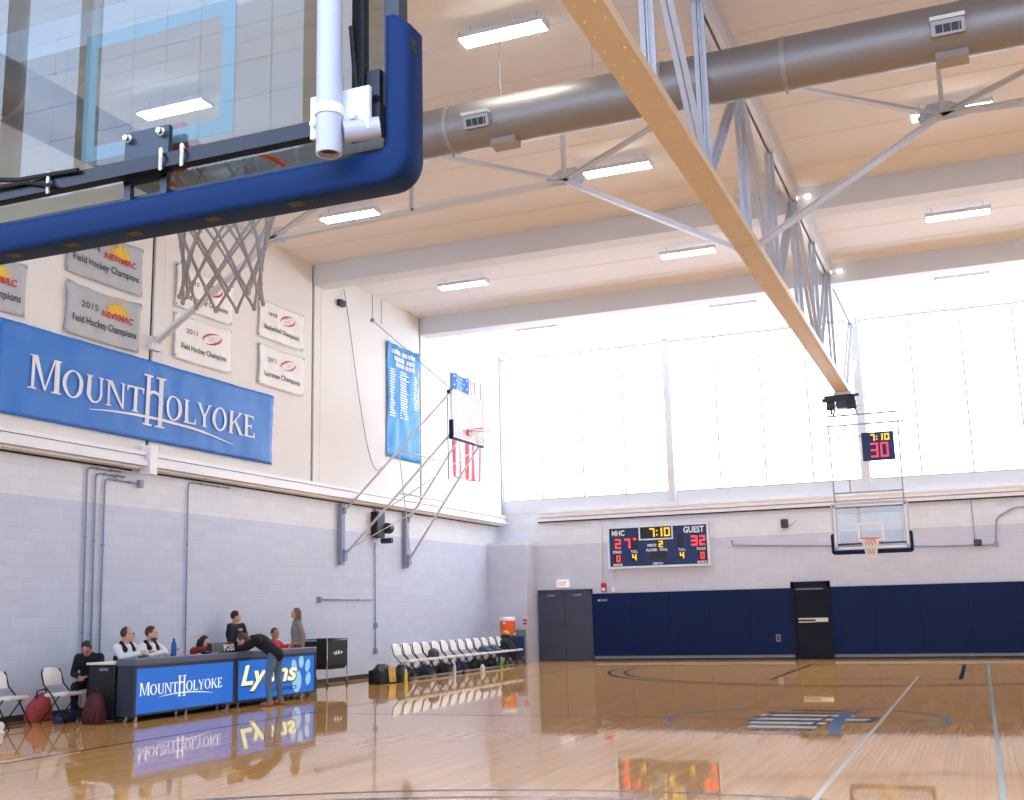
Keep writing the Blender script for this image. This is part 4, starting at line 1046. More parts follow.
for a in (('2', -1.33, .6, .18, .29, .05, .008), ('7', -1.03, .6, .18, .29, .05, .008), ('3', 1.02, .6, .19, .29, .05, .008), ('2', 1.27, .6, .17, .29, .05, .008), ('0', -1.3, .2, .12, .2, .035, .008), ('0', 1.28, .2, .12, .2, .035, .008)):
    led_digit('red_digit', M['led_red'], sb, P_, *a)
r_ = MB(); quad(r_, P_, -.75, -.66, .84, .9, .008); r_.build('possession_dot', M['led_red'], sb)
for a in (('7', -.24, .91, .16, .26, .045, .008), ('1', .04, .91, .12, .26, .05, .008), ('0', .21, .91, .18, .26, .045, .008), ('2', .03, .59, .13, .19, .035, .008), ('4', -.8, .23, .13, .19, .038, .008), ('4', .66, .23, .13, .19, .038, .008)):
    led_digit('amber_digit', M['led_amber'], sb, P_, *a)
for z in (.95, 1.07):
    y_ = MB(); quad(y_, P_, -.03, .01, z, z+.04, .008); y_.build('colon_dot', M['led_amber'], sb)

# ================================================================== SCORERS TABLE
TX, TH = -9.54, .93
def led_table(y0, y1, label):
    o = thing('scorers_table', label, 'table', (TX, (y0+y1)/2, 0), 0, 'lit scorers table units')
    w = (y1-y0)/2; pl = lambda a, b, d: (d, a, b)
    b = MB(); b.box(-.3, -.01, -w+.004, w-.004, .09, TH-.1)
    b.build('cabinet', M['tabledark'], o)
    f = MB(); f.box(-.01, .02, -w+.004, -w+.06, .09, TH-.1); f.box(-.01, .02, w-.06, w-.004, .09, TH-.1); f.box(-.01, .02, -w+.06, w-.06, TH-.15, TH-.1); f.box(-.01, .02, -w+.06, w-.06, .09, .12)
    f.build('screen_frame', M['tabledark'], o)
    t = MB(); t.bbox(-.34, .03, -w+.002, w-.002, TH-.1, TH, .012); t.build('worktop', M['tabletop'], o)
    s = MB().box(-.01, .006, -w+.06, w-.06, .12, TH-.15).build('lit_screen', M['screen'], o)
    for yy_ in (-w+.15, 0.05, w-.15):
        for xx in (-.06, -.25):
            c = MB(); c.lathe([(.032, -.015), (.032, .015)], (xx, yy_, .032), 12, 'X'); c.box(xx-.022, xx+.022, yy_-.02, yy_+.02, .05, .092)
            c.build('caster', M['chrome'], o)
    return o, s, w, pl
tA, sA, w, pl = led_table(13.92, 16.46, 'scorers table unit with lit blue Mount Holyoke screen')
mb = MB(); put_logo(mb, pl, -1.13, .92, .38, .19, .008); mb.build('lit_wordmark', M['screen_w'], sA)
tB, sB, w, pl = led_table(16.47, 19.01, 'scorers table unit with lit blue Lyons paw screen')
def outline_word(a0, a1, b0, b1):
    mb = MB(); put_text(mb, pl, 'Lyons', a0-.015, a1+.03, b0-.03, b1+.012, .008, shear=.25, weight=.045); mb.build('word_shadow', M['screen_k'], sB)
    mb = MB(); put_text(mb, pl, 'Lyons', a0, a1, b0, b1, .011, shear=.25, weight=.03); mb.build('lit_word', M['screen_y'], sB)
outline_word(-1.12, .62, .25, .7)
mb = MB(); put_text(mb, pl, 'ATHLETICS', -.35, .62, .2, .265, .012, shear=.2, weight=.02); mb.build('word_line', M['screen_k'], sB)
mb = MB()
def paw(a, b, ra, rb, rot, n=20):
    pts = []
    for k in range(n):
        t = 2*PI*k/n; x, y = ra*math.cos(t), rb*math.sin(t); pts.append((a+x*math.cos(rot)-y*math.sin(rot), b+x*math.sin(rot)+y*math.cos(rot)))
    polyf(mb, pl, pts, .0075)
paw(.62, .33, .15, .2, -.1); paw(.52, .62, .085, .11, .35); paw(.76, .68, .08, .12, 0); paw(.98, .6, .08, .12, -.4); paw(1.0, .36, .085, .12, -.3)
mb.build('lit_paw', M['screen_c'], sB)

# dark cabinet with a white top at the left end of the table
cb_ = thing('skirted_table', 'long dark-skirted table with a white top behind the lit scorers table units', 'table', (-10.16, 16.45, 0))
MB().bbox(-.25, .25, -2.5, 2.5, .03, .85, .012).build('table_skirt', M['black'], cb_)
MB().bbox(-.275, .275, -2.55, 2.55, .85, .885, .01).build('white_top', M['seat'], cb_)
MB().box(-.05, .12, -2.508, -2.5, .76, .8).build('label_plate', M['padbase'], cb_)
for x in (-.2, .2):
    for y in (-2.4, 2.4): MB().lathe([(.02, 0), (.02, .05)], (x, y, 0), 8).build('foot', M['rubber'], cb_)

def bottle(x, y, z, h, r, m, label, cap='white'):
    o = thing('drink_bottle', label, 'bottle', (x, y, z))
    smooth_by_angle(MB().lathe([(r*.9, 0), (r, .01), (r, h*.68), (r*.6, h*.82), (r*.42, h*.86)], n=16).build('bottle_body', M[m], o), .7)
    MB().lathe([(r*.5, h*.86), (r*.5, h*.97), (r*.35, h)], n=12).build('cap', M[cap], o)
bottle(-9.72, 15.06, TH, .28, .042, 'bottle_blue', 'tall blue bottle on the scorers table before the bearded official', 'bottle_blue')
ps = thing('possession_sign', 'small dark possession sign with white letters on the scorers table', 'sign', (-9.7, 16.3, TH))
MB().prism([(-.09, 0), (.06, 0), (.03, .17), (-.05, .17)], lambda a, b, d: (a, d, b), -.34, .3).build('sign_box', M['black'], ps)
mb = MB(); put_text(mb, lambda a, b, d: (.064+d-b*.18, a, b), 'POSS', -.02, .27, .03, .14, .002, weight=.03); mb.build('lettering', M['letter_w'], ps)
sk = thing('paper_stack', 'white paper sheets lying on the scorers table near the long-haired person', 'paper', (-9.75, 15.95, TH))
for k in range(3):
    MB().box(-.11+.01*k, .11+.01*k, -.15+.02*k, .15+.02*k, .001+.004*k, .004+.004*k).build('sheet', M['white'], sk)
tag(MB().bbox(-9.72, -9.62, 15.75, 15.9, TH, TH+.045, .01).build('tablet_stand', M['blackm']), 'small black box on the scorers table beside the papers', 'box')

# ================================================================== CHAIRS
def make_chair(label, group):
    o = thing('folding_chair', label, 'chair', (0, 0, 0), 0, group)
    bm = bmesh.new(); bmesh.ops.create_cube(bm, size=1)
    for v in bm.verts: v.co = Vector((v.co.x*.42, .02+v.co.y*.40, .42+v.co.z*.055+(.012 if v.co.y > 0 else 0)))
    bmesh.ops.bevel(bm, geom=bm.edges[:], offset=.016, segments=3, affect='EDGES')
    mb = MB(); mb.addbm(bm); smooth_by_angle(mb.build('seat', M['seat'], o), .8)
    out = []
    for k in range(13):
        t = PI*k/12; out.append((.205*math.cos(t), .16+.11*math.sin(t)))
    poly = [(.2, 0), *out, (-.2, 0)]
    def bp(a, b, d): return (a, -.2-.035*(1-(a/.2)**2)-.22*(b)+d, .56+b)
    mb = MB(); mb.prism(poly, bp, -.012, .012); bk_ = mb.build('backrest', M['seat'], o)
    mb = MB(); n = 16; mb.add([bp(.075*math.cos(2*PI*k/n), .14+.055*math.sin(2*PI*k/n), .0145) for k in range(n)], [tuple(range(n))]); mb.build('emblem', M['emblem'], bk_)
    for s in (-1, 1):
        MB().tube([(s*.225, .26, .0), (s*.225, -.02, .42), (s*.222, -.185, .58), (s*.215, -.235, .74), (s*.19, -.245, .8)], .0125, 8).build('front_leg', M['blackm'], o, smooth=True)
        MB().tube([(s*.2, -.24, .0), (s*.2, .1, .41)], .0115, 8).build('rear_leg', M['blackm'], o, smooth=True)
    cr = MB(); cr.tube([(-.225, .215, .07), (.225, .215, .07)], .01, 8); cr.tube([(-.2, -.2, .05), (.2, -.2, .05)], .01, 8); cr.tube([(-.2, -.13, .14), (.2, -.13, .14)], .008, 8)
    build_split(cr, 'cross_bar', M['blackm'], o, True)
    return o
proto = make_chair('white folding chair at the left end of the bench row, beside the gold-panelled bag', 'white folding chairs in the team bench row')
NCH = 14; cy0, cy1 = 24.05, 30.75
for i in range(NCH):
    c = proto if i == 0 else copy_tree(proto)
    c.location = (-10.25-.0*i, cy0+(cy1-cy0)*i/(NCH-1), 0); c.rotation_euler = (0, 0, -PI/2+random.uniform(-.05, .05))
    if i: c['label'] = ('%s white folding chair of the bench row counted from the gold-panelled bag' % ORD[i]) if i < NCH-1 else 'last white folding chair of the bench row, next to the orange cooler'
for (x, y, lab) in ((-11.0, 12.95, 'white folding chair cut by the left edge of the photo'), (-10.78, 13.82, 'empty white folding chair between the red bag and the hunched person'), (-10.92, 14.53, 'white folding chair under the hunched person in black')):
    c = copy_tree(proto); c.location = (x, y, 0); c.rotation_euler = (0, 0, PI+.45 if 'hunched person in' in lab else -PI/2+.08); c['label'] = lab; c['group'] = 'white folding chairs left of the scorers table'

# ================================================================== BAGS, CART, COOLER
def soft(name, shapes, m, parent, voxel=.02, smooth_it=6):
    mb = MB(); shapes(mb); o = mb.build(name, m, parent)
    r = o.modifiers.new('r', 'REMESH'); r.mode = 'VOXEL'; r.voxel_size = voxel
    s = o.modifiers.new('s', 'SMOOTH'); s.iterations = smooth_it; s.factor = .5
    dg = bpy.context.evaluated_depsgraph_get(); me = bpy.data.meshes.new_from_object(o.evaluated_get(dg))
    old = o.data; o.modifiers.clear(); o.data = me; bpy.data.meshes.remove(old)
    for p in me.polygons: p.use_smooth = True
    if not me.materials: me.materials.append(m)
    return o
bg = thing('backpack', 'maroon backpack on the floor at the left end of the scorers table', 'backpack', (-10.05, 13.7, 0))
soft('bag_body', lambda b: (b.ell((0, 0, .2), .19, .13, .2), b.ell((0, .02, .32), .15, .11, .16), b.box(-.15, .15, -.1, .1, 0, .2)), M['bag_maroon'], bg, .025, 8)
soft('front_pocket', lambda b: (b.ell((0, -.11, .15), .13, .06, .12), b.box(-.1, .1, -.14, -.08, .05, .2)), M['bag_maroon'], bg, .02)
MB().tube([(-.05, 0, .46), (-.04, 0, .52), (.04, 0, .52), (.05, 0, .46)], .012, 6).build('top_loop', M['black'], bg)
bg = thing('tote_bag', 'red patterned bag on the floor against the wall between two folding chairs', 'bag', (-11.42, 14.0, 0))
soft('bag_body', lambda b: (b.ell((0, 0, .18), .16, .24, .18), b.ell((0, .05, .3), .12, .15, .13), b.box(-.12, .12, -.2, .2, 0, .16)), M['bag_red'], bg, .025, 8)
MB().tube([(.02, -.1, .34), (.03, -.08, .46), (.03, .08, .48), (.02, .14, .36)], .014, 6).build('handle', M['bag_maroon'], bg)
bg = thing('shoe_bag', 'dark blue and red bundle on the floor under the empty folding chair', 'bag', (-10.75, 13.85, 0))
soft('bundle', lambda b: (b.ell((0, 0, .07), .14, .2, .08), b.ell((.04, .1, .1), .1, .1, .08), b.box(-.1, .1, -.14, .14, 0, .08)), M['bin'], bg, .02)
soft('red_flap', lambda b: b.ell((.06, -.02, .13), .07, .1, .03), M['bag_maroon'], bg, .015)
sh = thing('sneaker', 'pale sneaker toe at the left edge of the photo on the floor', 'shoe', (-10.55, 12.3, 0), -.4)
soft('upper', lambda b: (b.ell((0, 0, .06), .055, .14, .055), b.ell((0, .08, .09), .05, .07, .07), b.box(-.04, .04, -.1, .12, .02, .06)), M['cl_white'], sh, .01)
MB().bbox(-.05, .05, -.14, .14, 0, .025, .01).build('sole', M['white'], sh)
leg = None

bg = thing('equipment_bag', 'black equipment bag with a tan gold panel at the left end of the bench row', 'bag', (-10.15, 22.8, 0))
soft('bag_body', lambda b: (b.box(-.18, .14, -.38, .3, 0, .3), b.ell((0, -.05, .3), .16, .3, .14), b.ell((0, -.3, .18), .14, .12, .2)), M['bag_black'], bg, .03, 5)
gpn = MB(); gpn.prism([(-.02, .03), (.3, .02), (.24, .36), (-.08, .37)], lambda a, b, d: (.16+d, a, b), 0, .015); g_ = gpn.build('gold_panel', M['gold'], bg)
gl_ = MB(); put_text(gl_, lambda a, b, d: (.176+d, a-.12*b, b), 'H', .06, .24, .1, .28, .002, weight=.02); gl_.build('panel_letter', M['yellow'], g_)
MB().tube([(0, -.42, .14), (.02, -.45, .28), (0, -.38, .34), (0, -.25, .42)], .02, 6).build('carry_strap', M['bag_black'], bg)
bg = thing('duffel_bag', 'dark brown duffel bag at the first chair of the bench row', 'bag', (-9.98, 23.3, 0))
soft('bag_body', lambda b: (b.ell((0, 0, .18), .17, .24, .19), b.box(-.13, .13, -.2, .2, 0, .2), b.ell((0, .05, .34), .1, .14, .06)), M['bag_black'], bg, .025)
soft('top_flap', lambda b: b.ell((.02, .0, .37), .09, .15, .035), mat('brown_leather', '5c4038', .6), bg, .02)

bottle(-9.62, 22.72+.15, 0, .3, .04, 'bottle_yellow', 'yellow bottle standing on the floor before the black equipment bag', 'seat')
bottle(-9.9, 26.0, 0, .3, .038, 'bottle_clear', 'pale frosted bottle on the floor by the middle of the bench row')
bottle(-9.9, 29.0, 0, .3, .04, 'bottle_green', 'pale green bottle on the floor toward the cooler end of the bench row')
bottle(-9.85, 27.6, 0, .18, .06, 'bottle_clear', 'squat pale bottle on the floor between two taller bottles', 'seat')
rl = thing('floor_rail', 'white rail lying on the floor under the bench row chairs', 'rail', (-10.0, 26.7, 0))
b = MB(); b.tube([(0, -2.9, .045), (0, 3.4, .045)], .022, 8); b.build('tube', M['padbase'], rl, smooth=True)
b = MB()
for y in (-2.8, -1.4, 0, 1.4, 2.8): b.bbox(-.05, .05, -.04, .04, 0, .06, .01)
build_split(b, 'clamp_foot', M['rubber'], rl)
# clothing and bags on and under the bench chairs
def heap(name, label, cat, loc, shapes, m, pn, vox=.025, extra=None):
    o = thing(name, label, cat, loc); soft(pn, shapes, M[m], o, vox, 5)
    if extra: extra(o)
    return o
heap('jacket', 'black jacket heaped over the last chairs of the bench row', 'jacket', (-10.3, 30.55, .45), lambda b: (b.ell((-.1, 0, .16), .18, .34, .18), b.ell((-.15, .1, .34), .12, .2, .12), b.ell((.05, -.05, .04), .2, .32, .06)), 'cl_black', 'jacket_body', extra=lambda o: soft('sleeve', lambda b: b.cone((0, -.2, .2), .06, (.15, -.3, .04), .05), M['cl_black'], o, .02))
heap('cap', 'pale tan cap on top of the black jacket by the cooler', 'cap', (-10.42, 30.6, .87), lambda b: (b.ell((0, 0, .04), .1, .1, .08), b.ell((.1, 0, .015), .08, .07, .014)), 'gold', 'crown', .015)
for y, lab in ((28.9, 'navy jacket lying on a chair seat two places before the black jacket'), (29.5, 'navy jacket lying on a chair seat just before the black jacket')):
    heap('jacket', lab, 'jacket', (-10.3, y, .45), lambda b: (b.ell((-.06, 0, .08), .16, .24, .1), b.ell((.02, .05, .03), .18, .22, .04)), 'bin', 'folded_cloth')
heap('bag', 'dark grey bag on a seat in the left half of the bench row', 'bag', (-10.35, 25.75, .45), lambda b: (b.ell((0, 0, .1), .13, .2, .12), b.box(-.1, .1, -.14, .14, 0, .08)), 'charcoal', 'bag_body')
for i, (y, m) in enumerate(((24.4, 'bag_black'), (25.4, 'bin'), (26.4, 'bag_black'), (27.4, 'bin'), (28.4, 'bag_black'), (29.5, 'bag_black'))):
    lab = '%s bag stowed under the bench row, %s from the gold-panelled bag' % ('navy' if m == 'bin' else 'black', ORD[i])
    o = heap('backpack', lab, 'backpack', (-10.42, y, 0), lambda b: (b.ell((0, 0, .15), .13, .26, .15), b.box(-.1, .1, -.22, .22, 0, .14)), m, 'bag_body', .03)
    o['group'] = 'bags under the bench row'
    MB().tube([(0, -.08, .28), (.02, 0, .33), (0, .08, .28)], .012, 6).build('handle', M['black'], o)

# blue cart and orange cooler
ct = thing('cooler_cart', 'navy wheeled cart under the orange cooler', 'cart', (-10.62, 31.45, 0))
MB().bbox(-.32, .3, -.3, .3, .2, .8, .02).build('cart_body', M['bin'], ct)
lg = MB()
for y in (-.24, .0, .24): lg.obox((.1, y, .2), (.34, y-.02, .06), .03, .03)
build_split(lg, 'leg_strut', M['blackm'], ct)
for y in (-.26, -.02, .24):
    MB().lathe([(.05, -.02), (.055, 0), (.05, .02)], (.34, y, .055), 14, 'Y').build('wheel', M['greymat'], ct)
for y in (-.24, .24): MB().box(-.3, -.26, y-.02, y+.02, 0, .2).build('rear_leg', M['blackm'], ct)
cl = thing('drink_cooler', 'round orange drink cooler with a white lid on the navy cart', 'cooler', (-10.72, 31.45, .8))
smooth_by_angle(MB().lathe([(.19, 0), (.2, .02), (.225, .25), (.225, .46), (.2, .48)], n=28).build('tank', M['cooler'], cl), .6)
smooth_by_angle(MB().lathe([(.232, .45), (.238, .47), (.238, .53), (.2, .56)], n=28).build('lid', M['white'], cl), .6)
sp_ = MB(); sp_.lathe([(.02, .2), (.02, .26)], (0, 0, .06), 10, 'X'); sp_.box(.235, .26, -.015, .015, .04, .1); sp_.build('spigot', M['white'], cl)
hd = MB()
for s in (-1, 1): hd.box(-.03, .03, s*.235-.02, s*.235+.02, .36, .42)
build_split(hd, 'side_handle', M['white'], cl)

# black ball cart beyond the table
bc = thing('ball_cart', 'black fabric ball cart on thin metal legs right of the scorers table', 'cart', (-11.35, 22.1, 0))
W_, D_ = .42, .43
b = MB(); b.box(-D_, D_, -W_, W_, .42, .46)
for s in (-1, 1): b.box(-D_, D_, s*W_-.015, s*W_+.015, .44, .97); b.box(s*D_-.015, s*D_+.015, -W_, W_, .44, .97)
b.prism([(-W_, .46), (-W_+.1, .36), (W_-.1, .36), (W_, .46)], lambda a, b_, d: (d, a, b_), -D_, D_)
b.build('fabric_hamper', M['bag_black'], bc)
fr = MB()
for sx in (-1, 1): fr.tube([(sx*D_, -W_-.01, 1.0), (sx*D_, W_+.01, 1.0)], .014, 8)
for sy in (-1, 1): fr.tube([(-D_, sy*W_, 1.0), (D_, sy*W_, 1.0)], .014, 8)
fr.build('top_frame', M['blackm'], bc, smooth=True)
for sx in (-1, 1):
    for sy in (-1, 1):
        MB().tube([(sx*D_, sy*W_, .07), (sx*D_, sy*W_, 1.02)], .013, 8).build('leg', M['chrome'], bc, smooth=True)
        MB().lathe([(.035, -.012), (.035, .012)], (sx*D_, sy*W_, .035), 12, 'X').build('caster', M['rubber'], bc)
em = MB()
for (a0, a1, b0, b1) in ((-.2, -.14, .68, .74), (-.12, -.04, .66, .76), (-.02, .08, .67, .77), (.1, .2, .68, .75)): polyf(em, lambda a, b_, d: (D_+.016+d, a, b_), [(a0, b0), (a1, b0+.02), (a1-.02, b1), (a0+.03, b1-.02)], .001)
em.build('white_emblem', M['letter_w'], bc)
heap('backpack', 'small black bag on the floor between the table end and the ball cart', 'bag', (-10.75, 20.75, 0), lambda b: (b.ell((0, 0, .18), .14, .18, .2), b.box(-.1, .1, -.12, .12, 0, .15)), 'bag_black', 'bag_body', .025, lambda o: MB().tube([(0, -.06, .36), (.02, 0, .42), (0, .06, .36)], .012, 6).build('handle', M['black'], o))

# ================================================================== PEOPLE
def V3(*a): return Vector(a)
STAND = dict(pelvis=(0, 0, .93), chest=(0, 0, 1.24), neck=(0, -.01, 1.46), head=(0, .02, 1.59), shR=(.18, 0, 1.40), shL=(-.18, 0, 1.40), elR=(.23, -.04, 1.12), elL=(-.23, -.04, 1.12), wrR=(.23, .05, .88), wrL=(-.23, .05, .88),
             hipR=(.09, 0, .90), hipL=(-.09, 0, .90), knR=(.1, .03, .49), knL=(-.1, .03, .49), anR=(.1, -.02, .08), anL=(-.1, -.02, .08))
SIT = dict(pelvis=(0, 0, .56), chest=(0, .03, .86), neck=(0, .04, 1.07), head=(0, .08, 1.2), shR=(.18, .03, 1.01), shL=(-.18, .03, 1.01), elR=(.23, .12, .77), elL=(-.23, .12, .77), wrR=(.14, .33, .8), wrL=(-.14, .33, .8),
           hipR=(.09, .0, .54), hipL=(-.09, .0, .54), knR=(.12, .42, .52), knL=(-.12, .42, .52), anR=(.12, .4, .08), anL=(-.12, .4, .08))
def person(label, loc, rz, base, over, top, pants, hair, shoes, skin='skin', yaw=0, pitch=0, scale=1, hair_style='short', sleeves='long', extras=None, beard=False, chest_w=1.0):
    J = {k: Vector(v) for k, v in base.items()}
    for k, v in over.items(): J[k] = Vector(v)
    for k in J: J[k] = J[k]*scale
    s = scale
    root = thing('person', label, 'person', loc, rz)
    HR = Matrix.Rotation(yaw, 3, 'Z') @ Matrix.Rotation(pitch, 3, 'X')      # yaw>0 turns head to the person's left
    H = J['head']
    hp = lambda x, y, z: H+(HR @ Vector((x, y, z)))*s
    up = (J['neck']-J['pelvis']).normalized(); xr = (J['shR']-J['shL']).normalized(); fw = up.cross(xr).normalized(); xr = fw.cross(up).normalized()
    TR = Matrix((xr, fw, up)).transposed()
    def torso(b, e):
        c1 = J['pelvis']; c2 = J['pelvis'].lerp(J['chest'], .5); c3 = J['chest']; c4 = J['chest'].lerp(J['neck'], .45)
        b.ell(c1, (.155+e)*s, (.115+e)*s, (.14+e)*s, TR, 16); b.ell(c2, (.14+e)*s, (.105+e)*s, (.16+e)*s, TR, 16)
        b.ell(c3, (.165+e)*s*chest_w, (.115+e)*s, (.19+e)*s, TR, 16); b.ell(c4, (.15+e)*s*chest_w, (.09+e)*s, (.11+e)*s, TR, 16)
        b.cone(J['shR']-up*.015*s, (.052+e)*s, c4+up*.04*s, (.062+e)*s); b.cone(J['shL']-up*.015*s, (.052+e)*s, c4+up*.04*s, (.062+e)*s)
    def arm(b, S, e, to=1.0):
        b.cone(J['sh'+S], (.052+e)*s, J['el'+S], (.04+e)*s)
        w = J['el'+S].lerp(J['wr'+S], to)
        b.cone(J['el'+S], (.04+e)*s, w, (.028+e)*s)
    def hand(b, S):
        w = J['wr'+S]; d = (w-J['el'+S]).normalized(); sd_ = d.cross(Vector((0, 0, 1)))
        sd_ = sd_.normalized() if sd_.length > .1 else xr.copy()
        nrm = sd_.cross(d).normalized(); p = w+d*.05*s
        R_ = Matrix((sd_, d, nrm)).transposed(); b.ell(p, .042*s, .052*s, .02*s, R_, 12)
        for k, ln in enumerate((.058, .07, .075, .062)):
            q0 = w+d*.085*s+sd_*(k-1.5)*.021*s; q1 = q0+(d*.6-nrm*.15)*ln*s; q2 = q1+(d*.45-nrm*.5)*ln*.7*s
            b.cone(q0, .0095*s, q1, .009*s, 8); b.cone(q1, .009*s, q2, .0075*s, 8)
        sg = 1 if (sd_.dot(xr) < 0) == (S == 'R') else -1
        t0 = w+d*.025*s+sd_*sg*.035*s; t1 = t0+(sd_*sg*.6+d*.6-nrm*.2)*.045*s; b.cone(t0, .012*s, t1, .0095*s, 8); b.cone(t1, .0095*s, t1+d*.028*s, .008*s, 8)
    def leg_(b, S, e):
        b.cone(J['hip'+S], (.085+e)*s, J['kn'+S], (.055+e)*s); b.cone(J['kn'+S], (.055+e)*s, J['an'+S], (.038+e)*s)
        mid = J['kn'+S].lerp(J['an'+S], .3); b.ell(mid, (.056+e)*s, (.056+e)*s, .1*s)
    def foot_dir(S):
        return Vector((0, 1, 0))
    def head(b):
        b.ell(hp(0, 0, .01), .076*s, .094*s, .112*s, HR, 18); b.ell(hp(0, .03, -.05), .056*s, .062*s, .065*s, HR, 14)
        b.cone(J['neck']-up*.03*s, .055*s, hp(0, -.015, -.06), .05*s, 12)
        b.cone(hp(0, .088, .018), .008*s, hp(0, .1, -.022), .0125*s, 8)
        for sx in (-1, 1): b.ell(hp(sx*.077, -.005, -.005), .012*s, .022*s, .032*s, HR, 8)
    def body(b):
        torso(b, 0); head(b)
        for S in 'RL': arm(b, S, 0); hand(b, S); leg_(b, S, -.005); b.ell(J['an'+S]+Vector((0, .06*s, -.045*s)), .04*s, .11*s, .03*s)
    soft('body', body, M[skin], root, .009, 2)
    soft('pants', lambda b: (b.ell(J['pelvis']-up*.02*s, .165*s, .125*s, .12*s, TR, 16), leg_(b, 'R', .012), leg_(b, 'L', .012)), M[pants], root, .014, 3)
    soft('top', lambda b: (torso(b, .016), [arm(b, S, .014, .95 if sleeves == 'long' else .0) for S in 'RL'], b.cone(J['neck']-up*.05*s, .07*s, J['neck']-up*.005*s, .06*s)), M[top], root, .012, 3)
    for S in 'RL':
        def shoe(b, S=S):
            a = J['an'+S]; g = -a.z if False else 0
            b.ell(Vector((a.x, a.y+.06*s, a.z-.045*s)), .05*s, .135*s, .035*s); b.ell(a, .05*s, .06*s, .06*s)
        soft('shoe', shoe, M[shoes], root, .011, 2)
    def hair_f(b):
        b.ell(hp(0, -.018, .035), .085*s, .098*s, .1*s, HR, 16)
        if hair_style in ('long', 'side'):
            for x in (-.07, -.035, 0, .035, .07):
                b.cone(hp(x, -.06, .02), .045*s, hp(x*1.15, -.075, -.22), .03*s); 
            for sx in (-1, 1): b.cone(hp(sx*.075, .0, .03), .028*s, hp(sx*.085, .015, -.2), .025*s)
        if hair_style == 'hood': b.ell(hp(0, -.05, -.08), .09*s, .08*s, .09*s, HR)
    ho = soft('hair', hair_f, M[hair], root, .011, 2)
    # cut the hair away from the face: drop vertices in front of the hairline
    inv = HR.inverted(); bm = bmesh.new(); bm.from_mesh(ho.data); dele = []
    for v in bm.verts:
        q = inv @ ((v.co-H)/s)
        lim = .045 if hair_style != 'balding' else -.01
        if (q.y > lim-.25*max(0, q.z-.07)*0 and q.z < (.075 if hair_style != 'balding' else .2)) or (hair_style in ('short', 'balding') and q.z < -.05) or (hair_style in ('short', 'balding') and q.y > -.02 and q.z < .0): dele.append(v)
    bmesh.ops.delete(bm, geom=dele, context='VERTS'); bm.to_mesh(ho.data); bm.free()
    for sx in (-1, 1): MB().ell(hp(sx*.032, .086, .018), .011*s, .008*s, .008*s, HR, 8).build('eye', M['eye'], root, smooth=True)
    MB().ell(hp(0, .092, -.055), .022*s, .006*s, .007*s, HR, 8).build('mouth', M['lip'], root, smooth=True)
    if beard: soft('beard', lambda b: (b.ell(hp(0, .035, -.075), .06*s, .06*s, .045*s, HR)), M[hair], root, .01, 2)
    if extras: extras(root, J, hp, HR, TR, s)
    return root
def vest(root, J, hp, HR, TR, s):
    c3 = J['chest']; c2 = J['pelvis'].lerp(c3, .5)
    def f(b): b.ell(c3-Vector((0, 0, .03)), .19*s, .15*s, .17*s, TR, 16); b.ell(c2, .17*s, .138*s, .17*s, TR, 16)
    soft('vest', f, M['cl_black'], root, .012, 3)
    for S in 'RL': soft('vest_shoulder', lambda b: b.cone(J['chest']+(J['sh'+S]-J['chest'])*.5+Vector((0, .1, .04)), .045, J['sh'+S].lerp(J['neck'], .45)+Vector((0, .01, .05)), .035), M['cl_black'], root, .012, 3)
def glasses(root, J, hp, HR, TR, s):
    vest(root, J, hp, HR, TR, s)
    g = MB()
    for sx in (-1, 1):
        g.tube([hp(sx*.033+.022*math.cos(2*PI*k/12), .1, .016+.016*math.sin(2*PI*k/12)) for k in range(12)], .003, 5, closed=True); g.tube([hp(sx*.056, .1, .02), hp(sx*.08, 0, .015)], .003, 5)
    g.tube([hp(-.011, .1, .018), hp(.011, .1, .018)], .003, 5); g.build('eyeglasses', M['black'], root)
def bow(root, J, hp, HR, TR, s): glasses(root, J, hp, HR, TR, s)
E90 = -PI/2      # local +Y -> world +X (towards the court)
person('person hunched on a folding chair left of the table in all black, looking down', (-10.92, 14.56, 0), PI+.45, SIT,
       dict(chest=(0, .12, .84), neck=(0, .2, 1.01), head=(0, .3, 1.08), shR=(.17, .16, .95), shL=(-.17, .16, .95), wrR=(.06, .42, .66), wrL=(-.06, .42, .66), elR=(.22, .2, .7), elL=(-.22, .2, .7)),
       'cl_black', 'cl_black', 'hair_black', 'shoe_black', 'skin2', pitch=-.7, hair_style='short')
person('person in white shirt and dark vest with glasses at the table, seen in profile', (-10.95, 15.3, 0), E90, SIT, dict(wrR=(-.04, .4, .93), wrL=(.04, .46, .94), elR=(.25, .2, .86), elL=(-.25, .26, .87)), 'cl_white', 'cl_black', 'hair_brown', 'shoe_black', yaw=.75, hair_style='balding', extras=glasses, scale=1.06)
person('bearded person in white shirt and black vest at the table behind the blue bottle', (-10.95, 15.9, 0), E90, SIT, dict(wrR=(.06, .44, .93), wrL=(-.16, .46, .93), elR=(.27, .22, .84), elL=(-.28, .24, .84)), 'cl_white', 'cl_black', 'hair_brown', 'shoe_black', yaw=.35, beard=True, extras=vest, scale=1.06)
person('person with long black hair and dark red top leaning on the table, hand at chin', (-10.95, 17.1, 0), E90, SIT, dict(chest=(0, .14, .84), neck=(0, .2, 1.0), head=(0, .27, 1.08), shR=(.17, .17, .95), shL=(-.17, .17, .95), wrR=(.04, .42, 1.02), elR=(.14, .5, .97), wrL=(-.12, .55, .97), elL=(-.26, .36, .9)), 'cl_maroon', 'cl_black', 'hair_black', 'shoe_black', hair_style='long', pitch=-.25)
def print_(root, J, hp, HR, TR, s):
    mb = MB(); up = TR @ Vector((0, 0, 1))
    mb.ell(J['chest']+TR @ Vector((-.05, .118, .07)), .07, .02, .025, TR, 10); mb.build('chest_print', M['emblem'], root, smooth=True)
